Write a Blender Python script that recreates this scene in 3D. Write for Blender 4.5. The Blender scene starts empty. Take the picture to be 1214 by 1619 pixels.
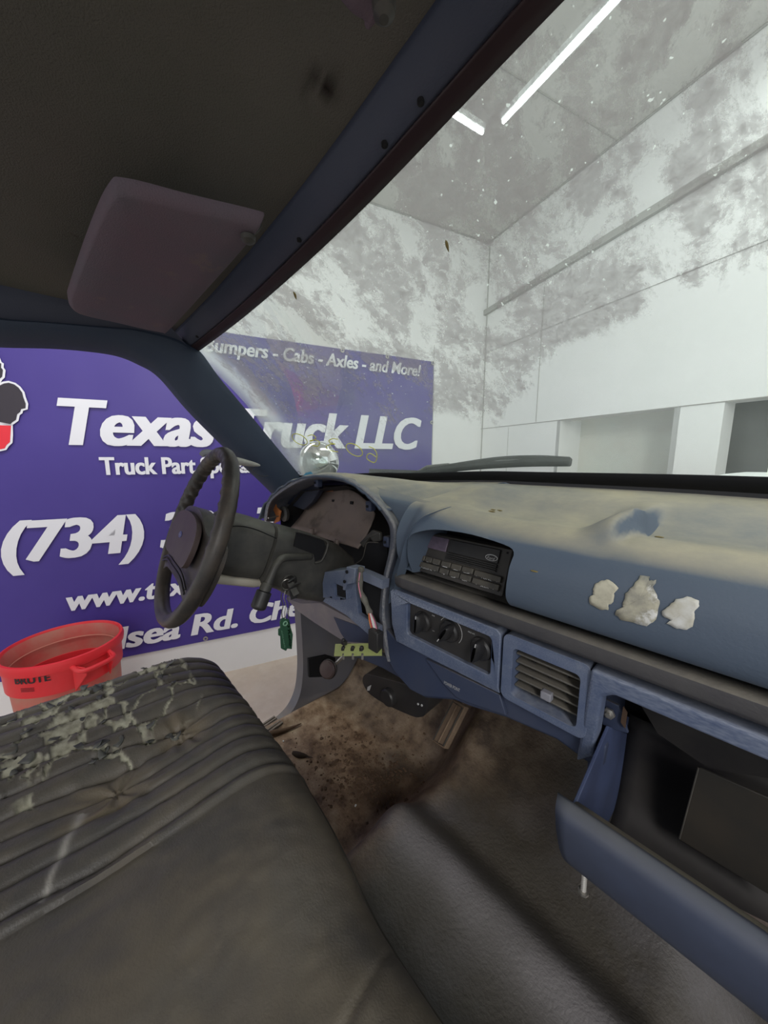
import bpy, bmesh, math, random
from mathutils import Vector, Matrix, noise
from mathutils.bvhtree import BVHTree
from mathutils.geometry import tessellate_polygon
random.seed(7)
PI = math.pi
col = bpy.context.scene.collection
S = bpy.context.scene

# ---------------------------------------------------------------- camera
F, CX, CY = 550.0, 607.0, 809.5
PITCH = math.atan((CY - 725.0) / F)
YAW = math.radians(47.4)
CAM = Vector((0.45, 0.0, 1.71))
fw = Vector((-math.sin(YAW) * math.cos(PITCH), math.cos(YAW) * math.cos(PITCH), -math.sin(PITCH)))
rt = Vector((math.cos(YAW), math.sin(YAW), 0))
upv = rt.cross(fw)
cd = bpy.data.cameras.new('camera'); cam = bpy.data.objects.new('camera', cd); col.objects.link(cam)
cd.sensor_fit = 'VERTICAL'; cd.sensor_height = 36; cd.lens = 36 * F / 1619.0
cd.clip_start = 0.02; cd.clip_end = 100
cam.matrix_world = Matrix.Translation(CAM) @ Matrix((rt, upv, -fw)).transposed().to_4x4()
S.camera = cam

# ---------------------------------------------------------------- world, lights, exposure
S.view_settings.view_transform = 'Standard'; S.view_settings.look = 'None'
S.view_settings.gamma = 1; S.view_settings.use_curve_mapping = False
S.view_settings.exposure = 0.0
wd = bpy.data.worlds.new('shop_light'); S.world = wd; wd.use_nodes = True
wd.node_tree.nodes['Background'].inputs[0].default_value = (0.93, 0.97, 1, 1)
wd.node_tree.nodes['Background'].inputs[1].default_value = 1.05
def area(name, loc, target, sx, sy, power, color=(1, 1, 1)):
    l = bpy.data.lights.new(name, 'AREA'); l.shape = 'RECTANGLE'; l.size = sx; l.size_y = sy
    l.energy = power; l.color = color
    o = bpy.data.objects.new(name, l); col.objects.link(o); o.location = loc
    d = Vector(target) - Vector(loc); o.rotation_euler = d.to_track_quat('-Z', 'Y').to_euler(); return o
area('added_fill_light', (0.6, 1.6, 3.6), (0.6, 1.6, 0), 0.4, 2.4, 26, (0.97, 1.0, 0.98))  # unseen area lamp added under the ceiling, ahead of the cab
area('added_fill_light', (-1.4, -0.5, 3.6), (-1.4, -0.5, 0), 0.4, 2.4, 34, (0.97, 1.0, 0.98))  # unseen area lamp added under the ceiling, driver side
area('added_fill_light', (2.2, -1.2, 3.4), (0.3, 0.2, 1.0), 0.6, 2.4, 100, (1.0, 0.98, 0.95))  # added fill lamp behind the passenger side, brightens the cab interior

# ---------------------------------------------------------------- helpers
def ray(x, y): return fw + rt * ((x - CX) / F) - upv * ((y - CY) / F)
def Q(x, y, X=None, Y=None, Z=None, D=None):
    """a photograph point placed at a known depth: on the plane X=, Y= or Z="""
    d = ray(x, y)
    if X is not None: t = (X - CAM.x) / d.x
    elif Y is not None: t = (Y - CAM.y) / d.y
    elif Z is not None: t = (Z - CAM.z) / d.z
    else: t = D
    return CAM + d * t
def lerp(a, b, t): return a + (b - a) * t
def interp(tab, x):
    if x <= tab[0][0]: return tab[0][1]
    for (a, fa), (b, fb) in zip(tab, tab[1:]):
        if x <= b:
            t = (x - a) / (b - a); return lerp(fa, fb, t)
    return tab[-1][1]
def sinterp(tab, x):
    if x <= tab[0][0]: return tab[0][1]
    for (a, fa), (b, fb) in zip(tab, tab[1:]):
        if x <= b:
            t = (x - a) / (b - a); t = t * t * (3 - 2 * t); return lerp(fa, fb, t)
    return tab[-1][1]
def sm(a, b, x):
    t = max(0.0, min(1.0, (x - a) / (b - a))); return t * t * (3 - 2 * t)

def tag(o, label=None, cat=None, group=None, kind=None):
    if label: o['label'] = label
    if cat: o['category'] = cat
    if group: o['group'] = group
    if kind: o['kind'] = kind
    return o
def empty(name, loc=(0, 0, 0), label=None, cat=None, group=None, kind=None):
    o = bpy.data.objects.new(name, None); col.objects.link(o); o.location = loc
    o.empty_display_size = 0.05
    return tag(o, label, cat, group, kind)
def link(name, me, m=None, parent=None, smooth=35):
    o = bpy.data.objects.new(name, me); col.objects.link(o)
    if m: me.materials.append(m)
    if smooth:
        me.shade_smooth() if hasattr(me, 'shade_smooth') else None
        me.set_sharp_from_angle(angle=math.radians(smooth))
    if parent:
        o.parent = parent
        o.matrix_parent_inverse = Matrix.Translation(-parent.location) if parent.type == 'EMPTY' else Matrix.Identity(4)
    return o
def wloc(o):
    v = Vector((0, 0, 0))
    while o is not None:
        if o.type == 'EMPTY': v += o.location
        o = o.parent
    return v
def fin(name, bm, m=None, parent=None, smooth=35, normals=True):
    if normals: bmesh.ops.recalc_face_normals(bm, faces=bm.faces)
    me = bpy.data.meshes.new(name); bm.to_mesh(me); bm.free()
    return link(name, me, m, parent, smooth)
def solid(o, th, off=-1):
    md = o.modifiers.new('s', 'SOLIDIFY'); md.thickness = th; md.offset = off; return o
def bev(o, w, seg=2):
    md = o.modifiers.new('b', 'BEVEL'); md.width = w; md.segments = seg; md.limit_method = 'ANGLE'
    md.angle_limit = math.radians(40); return o
def subd(o, n=1):
    md = o.modifiers.new('ss', 'SUBSURF'); md.levels = n; md.render_levels = n; return o
def bake(o):
    dg = bpy.context.evaluated_depsgraph_get(); dg.update()
    me = bpy.data.meshes.new_from_object(o.evaluated_get(dg)); o.modifiers.clear()
    old = o.data; o.data = me
    return o
def cut(o, cutters):
    for c in cutters:
        md = o.modifiers.new('c', 'BOOLEAN'); md.operation = 'DIFFERENCE'; md.object = c; md.solver = 'EXACT'
    bake(o)
    for c in cutters: bpy.data.objects.remove(c)
    o.data.set_sharp_from_angle(angle=math.radians(35))
    return o
def grid(name, rows, m, parent=None, closed_u=False, closed_v=False, smooth=60, caps=False):
    bm = bmesh.new(); V = [[bm.verts.new(p) for p in r] for r in rows]
    n = len(rows); k = len(rows[0])
    for i in range(n - (0 if closed_u else 1)):
        for j in range(k - (0 if closed_v else 1)):
            a, b, c, d = V[i][j], V[(i + 1) % n][j], V[(i + 1) % n][(j + 1) % k], V[i][(j + 1) % k]
            try: bm.faces.new((a, b, c, d))
            except ValueError: pass
    if caps: 
        bm.faces.new(V[0]); bm.faces.new(V[-1][::-1])
    return fin(name, bm, m, parent, smooth)
def cr(pts, n=8, closed=False):
    """Catmull-Rom resample"""
    P_ = [Vector(p) for p in pts]; out = []; N = len(P_)
    rng = range(N) if closed else range(N - 1)
    for i in rng:
        p1, p2 = P_[i], P_[(i + 1) % N]
        p0 = P_[i - 1] if (closed or i > 0) else p1 * 2 - p2
        p3 = P_[(i + 2) % N] if (closed or i + 2 < N) else p2 * 2 - p1
        for k in range(n):
            t = k / n
            out.append(0.5 * ((2 * p1) + (p2 - p0) * t + (2 * p0 - 5 * p1 + 4 * p2 - p3) * t * t + (3 * p1 - p0 - 3 * p2 + p3) * t ** 3))
    if not closed: out.append(P_[-1])
    return out
def tube(bm, pts, r, seg=10, closed=False, caps=True):
    pts = [Vector(p) for p in pts]; n = len(pts); rings = []
    prev = None
    for i, p in enumerate(pts):
        if closed: t = pts[(i + 1) % n] - pts[i - 1]
        else: t = pts[min(i + 1, n - 1)] - pts[max(i - 1, 0)]
        if t.length < 1e-9: t = Vector((0, 0, 1))
        t.normalize()
        if prev is None:
            a = t.orthogonal().normalized()
        else:
            a = (prev - t * prev.dot(t))
            a = a.normalized() if a.length > 1e-6 else t.orthogonal().normalized()
        prev = a; b = t.cross(a)
        rr = r(i / max(1, n - 1)) if callable(r) else r
        rings.append([bm.verts.new(p + (a * math.cos(2 * PI * k / seg) + b * math.sin(2 * PI * k / seg)) * rr) for k in range(seg)])
    for i in range(n if closed else n - 1):
        A, B = rings[i], rings[(i + 1) % n]
        for k in range(seg): bm.faces.new((A[k], A[(k + 1) % seg], B[(k + 1) % seg], B[k]))
    if caps and not closed: bm.faces.new(rings[0][::-1]); bm.faces.new(rings[-1])
    return bm
def tubeobj(name, pts, r, m, parent=None, seg=10, closed=False):
    return fin(name, tube(bmesh.new(), pts, r, seg, closed), m, parent, 50)
def frame(c, xa, ya, za=None):
    xa = Vector(xa).normalized(); ya = Vector(ya); ya = (ya - xa * ya.dot(xa)).normalized(); za = xa.cross(ya)
    return Matrix.Translation(Vector(c)) @ Matrix((xa, ya, za)).transposed().to_4x4()
def box(bm, c, sx, sy, sz, M=None):
    M = M or Matrix.Translation(Vector(c))
    vs = []
    for dz in (-.5, .5):
        for dx, dy in ((-.5, -.5), (.5, -.5), (.5, .5), (-.5, .5)):
            vs.append(bm.verts.new(M @ Vector((dx * sx, dy * sy, dz * sz))))
    for f in ((3, 2, 1, 0), (4, 5, 6, 7), (0, 1, 5, 4), (1, 2, 6, 5), (2, 3, 7, 6), (3, 0, 4, 7)): bm.faces.new([vs[i] for i in f])
    return bm
def boxobj(name, c, s, m, parent=None, b=0.003, M=None):
    o = fin(name, box(bmesh.new(), c, *s, M=M), m, parent, 35)
    if b: bev(o, b)
    return o
def lathe(bm, prof, M, seg=32, closed_caps=True):
    rings = []
    for r, h in prof:
        rings.append([bm.verts.new(M @ Vector((r * math.cos(2 * PI * k / seg), r * math.sin(2 * PI * k / seg), h))) for k in range(seg)])
    for A, B in zip(rings, rings[1:]):
        for k in range(seg): bm.faces.new((A[k], A[(k + 1) % seg], B[(k + 1) % seg], B[k]))
    if closed_caps: bm.faces.new(rings[0][::-1]); bm.faces.new(rings[-1])
    return bm
def plate(name, outer, holes, th, m, parent=None, b=0.0, thv=None, smooth=35):
    """flat polygon with holes (all 3-D points), given thickness along thv"""
    loops = [[Vector(p) for p in outer]] + [[Vector(p) for p in h] for h in holes]
    flat = [p for l in loops for p in l]
    if thv is None:
        n = Vector((0, 0, 0)); L = loops[0]
        for i in range(len(L)): n += L[i].cross(L[(i + 1) % len(L)])
        n.normalize()
        if n.dot(CAM - L[0]) > 0: n = -n
        thv = n
    thv = Vector(thv).normalized() * th
    ax = max(range(3), key=lambda i: abs(thv[i]))
    idx = [i for i in range(3) if i != ax]
    tris = tessellate_polygon([[Vector((p[idx[0]], p[idx[1]], 0)) for p in l] for l in loops])
    bm = bmesh.new()
    A = [bm.verts.new(p) for p in flat]; B = [bm.verts.new(p + thv) for p in flat]
    for t in tris:
        try: bm.faces.new([A[i] for i in t]); bm.faces.new([B[i] for i in reversed(t)])
        except ValueError: pass
    k = 0
    for l in loops:
        n = len(l)
        for i in range(n): bm.faces.new((A[k + i], A[k + (i + 1) % n], B[k + (i + 1) % n], B[k + i]))
        k += n
    o = fin(name, bm, m, parent, smooth)
    if b: bev(o, b)
    return o
def rrect(x0, x1, z0, z1, r, n=5, fn=None):
    pts = []
    for cx, cz, a0 in ((x1 - r, z1 - r, 0), (x0 + r, z1 - r, 90), (x0 + r, z0 + r, 180), (x1 - r, z0 + r, 270)):
        for k in range(n + 1):
            a = math.radians(a0 + 90 * k / n); pts.append((cx + r * math.cos(a), cz + r * math.sin(a)))
    return [fn(*p) if fn else p for p in pts]
def textmesh(name, body, fn, m, parent=None, x0=0, x1=1, z0=0, cap=1.0, shear=0.0, bold=0.0, depth=0.0, label=None):
    """lettering; fn(x, z, d) puts a flat point into the scene"""
    cu = bpy.data.curves.new(name, 'FONT'); cu.body = body; cu.shear = shear; cu.offset = min(bold, .018); cu.resolution_u = 4
    t = bpy.data.objects.new(name, cu); col.objects.link(t)
    dg = bpy.context.evaluated_depsgraph_get(); dg.update()
    me = bpy.data.meshes.new_from_object(t.evaluated_get(dg)); bpy.data.objects.remove(t)
    xs = [v.co.x for v in me.vertices]; a, b = min(xs), max(xs)
    sx = (x1 - x0) / (b - a) if x1 is not None else cap / 0.73
    if bold > .018:      # heavy letters: sideways-thickened strokes
        bm = bmesh.new()
        for dx in (-1, -.5, 0, .5, 1):
            n0 = len(bm.verts); bm.from_mesh(me); bm.verts.ensure_lookup_table()
            for v in bm.verts[n0:]: v.co.x += dx * (bold - .018) * 1.3; v.co.z = (dx + 1) * .001
        bm.to_mesh(me); bm.free()
        xs = [v.co.x for v in me.vertices]; a, b = min(xs), max(xs)
        if x1 is not None: sx = (x1 - x0) / (b - a)
    for v in me.vertices:
        v.co = fn(x0 + (v.co.x - a) * sx, z0 + v.co.y / 0.73 * cap, v.co.z)
    me.polygons.foreach_set('use_smooth', [False] * len(me.polygons))
    o = link(name, me, m, parent, 0)
    return o
def bvh_of(o):
    dg = bpy.context.evaluated_depsgraph_get(); dg.update()
    e = o.evaluated_get(dg); me = e.to_mesh()
    bm = bmesh.new(); bm.from_mesh(me); bm.transform(o.matrix_world if not o.parent else Matrix.Identity(4)); t = BVHTree.FromBMesh(bm); bm.free(); e.to_mesh_clear(); return t
def hit(t, x, y, off=0.001, fb=None):
    d = ray(x, y).normalized(); loc, n, i, dist = t.ray_cast(CAM, d)
    if loc is None: return fb
    if n.dot(d) > 0: n = -n
    return loc + n * off

# ---------------------------------------------------------------- materials
def mat(name, c, rough=0.6, c2=None, sc=8, amt=0.6, det=6, dust=None, dustamt=0.0, dustlow=0.6, bump=0.0, bsc=200, metal=0.0, spec=0.4, dsc=14, c3=None, c3sc=3, c3lo=.55, c3hi=.7, coord='Object', stretch=(1, 1, 1)):
    m = bpy.data.materials.new(name); m.use_nodes = True; nt = m.node_tree; N = nt.nodes; L = nt.links
    b = N['Principled BSDF']; b.inputs['Roughness'].default_value = rough; b.inputs['Metallic'].default_value = metal
    b.inputs['Specular IOR Level'].default_value = spec
    tc = N.new('ShaderNodeTexCoord'); mp = N.new('ShaderNodeMapping'); mp.inputs['Scale'].default_value = stretch
    L.new(tc.outputs[coord], mp.inputs[0])
    def nz(scale, detail=6, rg=.6):
        n = N.new('ShaderNodeTexNoise'); n.inputs['Scale'].default_value = scale; n.inputs['Detail'].default_value = detail
        n.inputs['Roughness'].default_value = rg; L.new(mp.outputs[0], n.inputs['Vector']); return n
    def rmp(src, lo, hi, a=0., bb=1.):
        r = N.new('ShaderNodeMapRange'); r.inputs[1].default_value = lo; r.inputs[2].default_value = hi
        r.inputs[3].default_value = a; r.inputs[4].default_value = bb; L.new(src, r.inputs[0]); return r.outputs[0]
    def mix(fac, A, B):
        x = N.new('ShaderNodeMix'); x.data_type = 'RGBA'
        if isinstance(fac, float): x.inputs[0].default_value = fac
        else: L.new(fac, x.inputs[0])
        for s_, v in ((6, A), (7, B)):
            if isinstance(v, tuple): x.inputs[s_].default_value = (*v, 1)
            else: L.new(v, x.inputs[s_])
        return x.outputs[2]
    cur = c
    if c2: cur = mix(rmp(nz(sc, det).outputs[0], .35, .7, 0, amt), cur, c2)
    if c3: cur = mix(rmp(nz(c3sc, 8, .65).outputs[0], c3lo, c3hi), cur, c3)
    if dust:
        g = N.new('ShaderNodeNewGeometry'); sp = N.new('ShaderNodeSeparateXYZ'); L.new(g.outputs['Normal'], sp.inputs[0])
        up = rmp(sp.outputs[2], dustlow, 1.0, 0, 1)
        nn = rmp(nz(dsc, 8, .65).outputs[0], .3, .7, .25, 1.0)
        mu = N.new('ShaderNodeMath'); mu.operation = 'MULTIPLY'; L.new(up, mu.inputs[0]); L.new(nn, mu.inputs[1])
        m2 = N.new('ShaderNodeMath'); m2.operation = 'MULTIPLY'; L.new(mu.outputs[0], m2.inputs[0]); m2.inputs[1].default_value = dustamt
        cur = mix(m2.outputs[0], cur, dust)
    if isinstance(cur, tuple): b.inputs['Base Color'].default_value = (*cur, 1)
    else: L.new(cur, b.inputs['Base Color'])
    if bump:
        bp = N.new('ShaderNodeBump'); bp.inputs['Strength'].default_value = bump; bp.inputs['Distance'].default_value = 0.002
        L.new(nz(bsc, 4).outputs[0], bp.inputs['Height']); L.new(bp.outputs[0], b.inputs['Normal'])
    m['bsdf'] = 1
    return m
def chalk(m, c=(.30, .33, .40), lo=.51, hi=.60):
    nt = m.node_tree; N = nt.nodes; L = nt.links; b = N['Principled BSDF']; src = b.inputs['Base Color'].links[0].from_socket
    g = N.new('ShaderNodeNewGeometry'); r = N.new('ShaderNodeMapRange'); r.inputs[1].default_value = lo; r.inputs[2].default_value = hi; L.new(g.outputs['Pointiness'], r.inputs[0])
    n = N.new('ShaderNodeTexNoise'); n.inputs['Scale'].default_value = 70; n.inputs['Detail'].default_value = 6; r2 = N.new('ShaderNodeMapRange'); r2.inputs[1].default_value = .35; r2.inputs[2].default_value = .65; L.new(n.outputs[0], r2.inputs[0])
    mu = N.new('ShaderNodeMath'); mu.operation = 'MULTIPLY'; L.new(r.outputs[0], mu.inputs[0]); L.new(r2.outputs[0], mu.inputs[1])
    x = N.new('ShaderNodeMix'); x.data_type = 'RGBA'; L.new(mu.outputs[0], x.inputs[0]); L.new(src, x.inputs[6]); x.inputs[7].default_value = (*c, 1); L.new(x.outputs[2], b.inputs['Base Color'])
def emis(name, c, s):
    m = bpy.data.materials.new(name); m.use_nodes = True; b = m.node_tree.nodes['Principled BSDF']
    b.inputs['Emission Color'].default_value = (*c, 1); b.inputs['Emission Strength'].default_value = s; return m

TAN = (.36, .30, .21)
M = {}
M['wall'] = mat('wall_paint', (.80, .79, .80), .6, (.72, .72, .72), 3, .4)
M['ceil'] = mat('ceiling_paint', (.62, .60, .58), .7, (.56, .55, .54), 2, .4)
M['shopfloor'] = mat('shop_concrete', (.62, .52, .43), .5, (.50, .42, .35), 5, .7, bump=.2, c3=(.66, .58, .50), c3sc=9, c3lo=.45, c3hi=.8)
M['banner'] = mat('banner_vinyl', (.060, .038, .25), .42, (.075, .05, .29), 2, .5, spec=.35)
M['letter'] = mat('banner_white', (.80, .80, .86), .5)
M['bblack'] = mat('banner_black', (.035, .028, .04), .5)
M['bred'] = mat('banner_red', (.80, .03, .05), .5)
M['seam'] = mat('panel_seam', (.35, .34, .33), .7)
M['darkdoor'] = mat('dark_door', (.06, .06, .065), .5, (.10, .10, .10), 4, .5)
M['bay'] = mat('bay_panel', (.62, .64, .60), .6, (.58, .50, .46), 1.2, .8)
M['led'] = emis('led_tube', (.95, .98, 1), 14)
M['canred'] = mat('can_plastic', (.72, .022, .035), .42, (.62, .06, .06), 6, .5, c3=(.70, .04, .05), c3sc=5)
M['canin'] = mat('can_inner', (.55, .09, .08), .6, (.46, .24, .18), 4, 1.0)
M['ink'] = mat('black_ink', (.02, .015, .02), .5)
M['liner'] = mat('headliner_fabric', (.125, .118, .108), .95, (.10, .102, .088), 5, .8, bump=.9, bsc=420, c3=(.07, .055, .045), c3sc=9, c3lo=.66, c3hi=.72, spec=.1)
M['trim'] = mat('dark_blue_trim', (.040, .048, .078), .6, (.055, .06, .085), 6, .6, bump=.25, bsc=350)
M['pillar'] = mat('pillar_blue_trim', (.030, .045, .080), .62, (.05, .065, .095), 5, .5, bump=.2, bsc=350)
M['flange'] = mat('maroon_flange', (.022, .010, .014), .5)
M['visor'] = mat('visor_cloth', (.135, .12, .145), .95, (.17, .115, .145), 7, .8, bump=.6, bsc=450, c3=(.20, .155, .14), c3sc=8, c3lo=.6, c3hi=.72, spec=.1)
M['dash'] = mat('dash_blue', (.078, .104, .148), .58, (.10, .125, .155), 5, .6, dust=(.46, .40, .27), dustamt=.88, dustlow=.72, dsc=6, bump=.2, bsc=260)
M['blue'] = mat('bezel_blue', (.060, .083, .155), .55, (.11, .135, .20), 30, .8, c3=(.17, .19, .24), c3sc=22, c3lo=.58, c3hi=.75, dust=(.30, .32, .37), dustamt=.6, dustlow=.3, dsc=60, bump=.15, bsc=300)
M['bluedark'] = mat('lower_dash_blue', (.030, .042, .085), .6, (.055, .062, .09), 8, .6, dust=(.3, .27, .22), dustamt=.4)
M['hoodrim'] = mat('cluster_rim_blue', (.085, .10, .14), .6, (.18, .18, .19), 25, .6, dust=(.34, .32, .27), dustamt=.55, dustlow=.1, dsc=40)
M['strip'] = mat('grey_strip', (.062, .060, .066), .65, (.09, .087, .088), 20, .6, dust=(.24, .22, .18), dustamt=.9, dustlow=.2, bump=.3, bsc=250)
M['blk'] = mat('black_plastic', (.022, .021, .022), .5, (.045, .04, .036), 14, .6, dust=(.14, .12, .09), dustamt=.5, dustlow=.2)
M['blk2'] = mat('worn_black_plastic', (.038, .037, .036), .5, (.10, .095, .082), 18, .7, dust=(.16, .15, .12), dustamt=.45, dustlow=.1)
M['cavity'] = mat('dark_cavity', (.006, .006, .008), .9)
M['duct'] = mat('duct_panel', (.17, .135, .125), .6, (.22, .17, .14), 10, .8, c3=(.10, .08, .07), c3sc=12)
M['wheel'] = mat('wheel_rubber', (.030, .027, .026), .40, (.085, .068, .055), 22, .8, bump=.25, bsc=300)
M['pad'] = mat('wheel_pad', (.060, .038, .040), .5, (.09, .07, .06), 14, .7)
M['knob'] = mat('knob_black', (.018, .018, .020), .4, (.05, .045, .04), 20, .5)
M['mark'] = mat('grey_marks', (.45, .45, .45), .5)
M['slat'] = mat('vent_slat', (.075, .072, .068), .6, (.12, .11, .09), 30, .8, dust=(.20, .18, .15), dustamt=.5, dustlow=.1)
M['tab'] = mat('grey_tab', (.22, .22, .25), .6)
M['lcd'] = mat('radio_display', (.075, .06, .085), .3, (.13, .10, .14), 90, .8)
M['key'] = mat('radio_key', (.040, .038, .036), .5, (.10, .09, .07), 60, .6, dust=(.15, .13, .10), dustamt=.5, dustlow=.1)
M['steel'] = mat('dull_steel', (.45, .43, .40), .35, metal=.8)
M['chrome'] = mat('chrome', (.85, .87, .88), .08, metal=1.0)
M['green'] = mat('key_tag_green', (.022, .075, .042), .45)
M['greenl'] = mat('key_tag_letters', (.20, .38, .26), .5)
M['pcb'] = mat('circuit_board', (.42, .46, .17), .5, (.35, .40, .14), 60, .6)
M['copper'] = mat('orange_tape', (.50, .17, .05), .6)
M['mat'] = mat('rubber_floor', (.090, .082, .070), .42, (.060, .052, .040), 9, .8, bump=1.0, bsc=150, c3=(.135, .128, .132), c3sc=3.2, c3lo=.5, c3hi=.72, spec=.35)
M['clod'] = mat('dirt_clods', (.10, .062, .038), .95, (.20, .13, .085), 40, .8)
M['glove'] = mat('glove_plastic', (.052, .064, .105), .5, (.036, .04, .055), 7, .8, dust=(.15, .145, .13), dustamt=.4, dustlow=.1, dsc=5)
M['gloveblue'] = mat('glove_side_blue', (.055, .075, .155), .5, (.035, .045, .09), 12, .8)
M['glovein'] = mat('glove_inner', (.026, .024, .026), .5, (.06, .055, .05), 8, .8)
M['residue'] = mat('sticker_residue', (.44, .42, .33), .7, (.20, .20, .18), 70, 1.0, c3=(.62, .62, .6), c3sc=40, c3lo=.55, c3hi=.62)
M['residue2'] = mat('sticker_residue_cream', (.50, .48, .38), .7, (.32, .30, .24), 90, .9)
M['residue3'] = mat('sticker_residue_white', (.62, .63, .62), .7, (.40, .38, .30), 50, 1.0)
M['kick'] = mat('kick_panel_blue', (.115, .115, .135), .45, (.16, .15, .15), 6, .6, dust=(.30, .23, .16), dustamt=.6)
M['pale'] = mat('pale_underside', (.42, .38, .32), .6)
M['white'] = mat('white_paint', (.78, .8, .8), .4)
M['rub'] = mat('pedal_rubber', (.20, .14, .095), .8, (.30, .22, .15), 30, .8)
M['knee'] = mat('knee_trim', (.16, .14, .16), .6, (.24, .21, .2), 14, .8)
M['wirem'] = mat('wire_tape', (.10, .095, .08), .8, (.18, .17, .15), 60, .8)
for k_, c_ in (('wr', (.5, .05, .08)), ('wo', (.6, .22, .05)), ('ww', (.7, .7, .66)), ('wp', (.6, .2, .3)), ('yel', (.62, .62, .08)), ('stick', (.1, .35, .55)), ('leaf', (.22, .17, .06)), ('orange', (.55, .18, .03))):
    M[k_] = mat('c_' + k_, c_, .6)

chalk(M['blue']); chalk(M['hoodrim'], (.32, .31, .30))

# ================================================================= THE SHOP
AW = math.radians(17.0)
WA = Vector((-2.31, .85, 0)); WD = Vector((math.sin(AW), math.cos(AW), 0)); WN = Vector((math.cos(AW), -math.sin(AW), 0))
def W1(s, z, d=0.0): return WA + WD * s + WN * d + Vector((0, 0, z))
CS = 2.49
WC = WA + WD * CS
def W2(g, z, d=0.0): return WC + WN * g - WD * d + Vector((0, 0, z))      # front wall, d towards the room
HC = 3.75
def wallplate(name, fn, rect, holes, th, m, **k):
    (a, b, z0, z1) = rect
    return plate(name, [fn(a, z0), fn(b, z0), fn(b, z1), fn(a, z1)], [[fn(h[0], h[2]), fn(h[1], h[2]), fn(h[1], h[3]), fn(h[0], h[3])] for h in holes], th, m, **k)
o = wallplate('wall_left', W1, (-6, CS, 0, HC), [], .12, M['wall'], thv=-WN); tag(o, kind='structure')
o = plate('wall_front', [W2(0, 0), W2(.93, 0), W2(.93, 2.01), W2(1.70, 2.01), W2(1.70, 0), W2(1.93, 0), W2(1.93, 2.012), W2(5.2, 2.012), W2(5.2, 0), W2(7, 0), W2(7, HC), W2(0, HC)], [], .12, M['wall'], thv=WD)
tag(o, kind='structure')
# recessed bay with its reveals, and the dark roller door
bm = bmesh.new()
o = plate('wall_bay', [W2(.8, 0, -.25), W2(1.8, 0, -.25), W2(1.8, 2.2, -.25), W2(.8, 2.2, -.25)], [], .05, M['bay'], thv=WD); tag(o, kind='structure')
o = plate('trim_1', [W2(.925, 0), W2(.93, 2.01), W2(.93, 2.01, -.3), W2(.93, 0, -.3)], [], .03, M['wall'], thv=-WN); tag(o, kind='structure')
o = plate('trim_2', [W2(1.70, 0), W2(1.70, 2.01), W2(1.70, 2.01, -.3), W2(1.70, 0, -.3)], [], .03, M['wall'], thv=WN); tag(o, kind='structure')
d1 = plate('door_1', [W2(1.8, 0, -.2), W2(5.4, 0, -.2), W2(5.4, 2.2, -.2), W2(1.8, 2.2, -.2)], [], .05, M['darkdoor'], thv=WD); tag(d1, kind='structure')
for z_ in (1.66, 1.8, 1.945):
    boxobj('light_slit', (0, 0, 0), (.012, .01, .11), emis('daylight_slit', (.9, .95, 1), .75), d1, 0, M=Matrix.Translation(W2(2.085, z_, -.19)) @ Matrix.Rotation(-AW, 4, 'Z'))
o = plate('trim_3', [W2(0, 3.10, .0), W2(7, 3.42, .0), W2(7, 3.47, .0), W2(0, 3.145, .0)], [], .03, M['seam'], thv=-WD); tag(o, kind='structure')
bm = bmesh.new()
def seamline(fn, a, za, b, zb, w=.006):
    p, q = fn(a, za, .002), fn(b, zb, .002); tube(bm, [p, q], w * .5, 5)
seamline(W2, 0, 2.012, 7, 2.02); seamline(W2, .93 - .55, 2.0, .93 - .55, .1, .003)
seamline(W2, .69, 2.02, .69, 3.1); seamline(W1, 1.895, .3, 1.895, 2.75, .004); seamline(W2, .02, 0, .02, HC, .012)
seamline(W2, 0, 2.75, 5, 2.78, .004)
seamline(W2, 2.25, 2.02, 2.25, 3.1)
o = fin('trim_4', bm, M['seam']); tag(o, kind='structure')
bm = bmesh.new()
v = [bm.verts.new(p) for p in (Vector((-8, -7, 0)), Vector((8, -7, 0)), Vector((8, 9, 0)), Vector((-8, 9, 0)))]; bm.faces.new(v)
o = fin('floor', bm, M['shopfloor']); solid(o, .05); tag(o, kind='structure')
o = plate('ceiling', [W1(-6, HC), W1(CS, HC), W2(7, HC), W2(7, HC, 9)], [], .08, M['ceil'], thv=(0, 0, 1)); tag(o, kind='structure')
bm = bmesh.new()
for s_ in (1.25, .0): tube(bm, [W1(s_, HC - .002, 0), W1(s_, HC - .002, 6)], .004, 5)
for g_ in (1.2, 2.4): tube(bm, [W1(CS, HC - .002, g_), W1(-4, HC - .002, g_)], .004, 5)
tube(bm, [W1(-6, HC - .004, .006), W1(CS, HC - .004, .006)], .007, 5); tube(bm, [W2(0, HC - .004, .006), W2(7, HC - .004, .006)], .007, 5)
o = fin('trim_5', bm, M['seam']); tag(o, kind='structure')
def led(p, q, lab):
    t = empty('led_tube_light', (p + q) / 2, lab, 'ceiling light', 'LED tube lights under the ceiling')
    d = (q - p).normalized(); up = Vector((0, 0, 1))
    a = fin('housing', box(bmesh.new(), 0, (q - p).length, .045, .03, M=frame((p + q) / 2 + up * .02, d, up.cross(d))), M['white'], t)
    tubeobj('tube', [p, q], .010, M['led'], t, 12)
led(Q(795, 193, Z=3.6), Q(795, 193, Z=3.6) + (Q(980, -5, Z=3.6) - Q(795, 193, Z=3.6)) * 1.9, 'long white LED tube light glowing on the ceiling, the brighter right one')
led(Q(763, 210, Z=3.62), Q(763, 210, Z=3.62) + (Q(712, 178, Z=3.62) - Q(763, 210, Z=3.62)) * 3.5, 'short LED tube end on the ceiling beside the windshield header')

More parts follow.
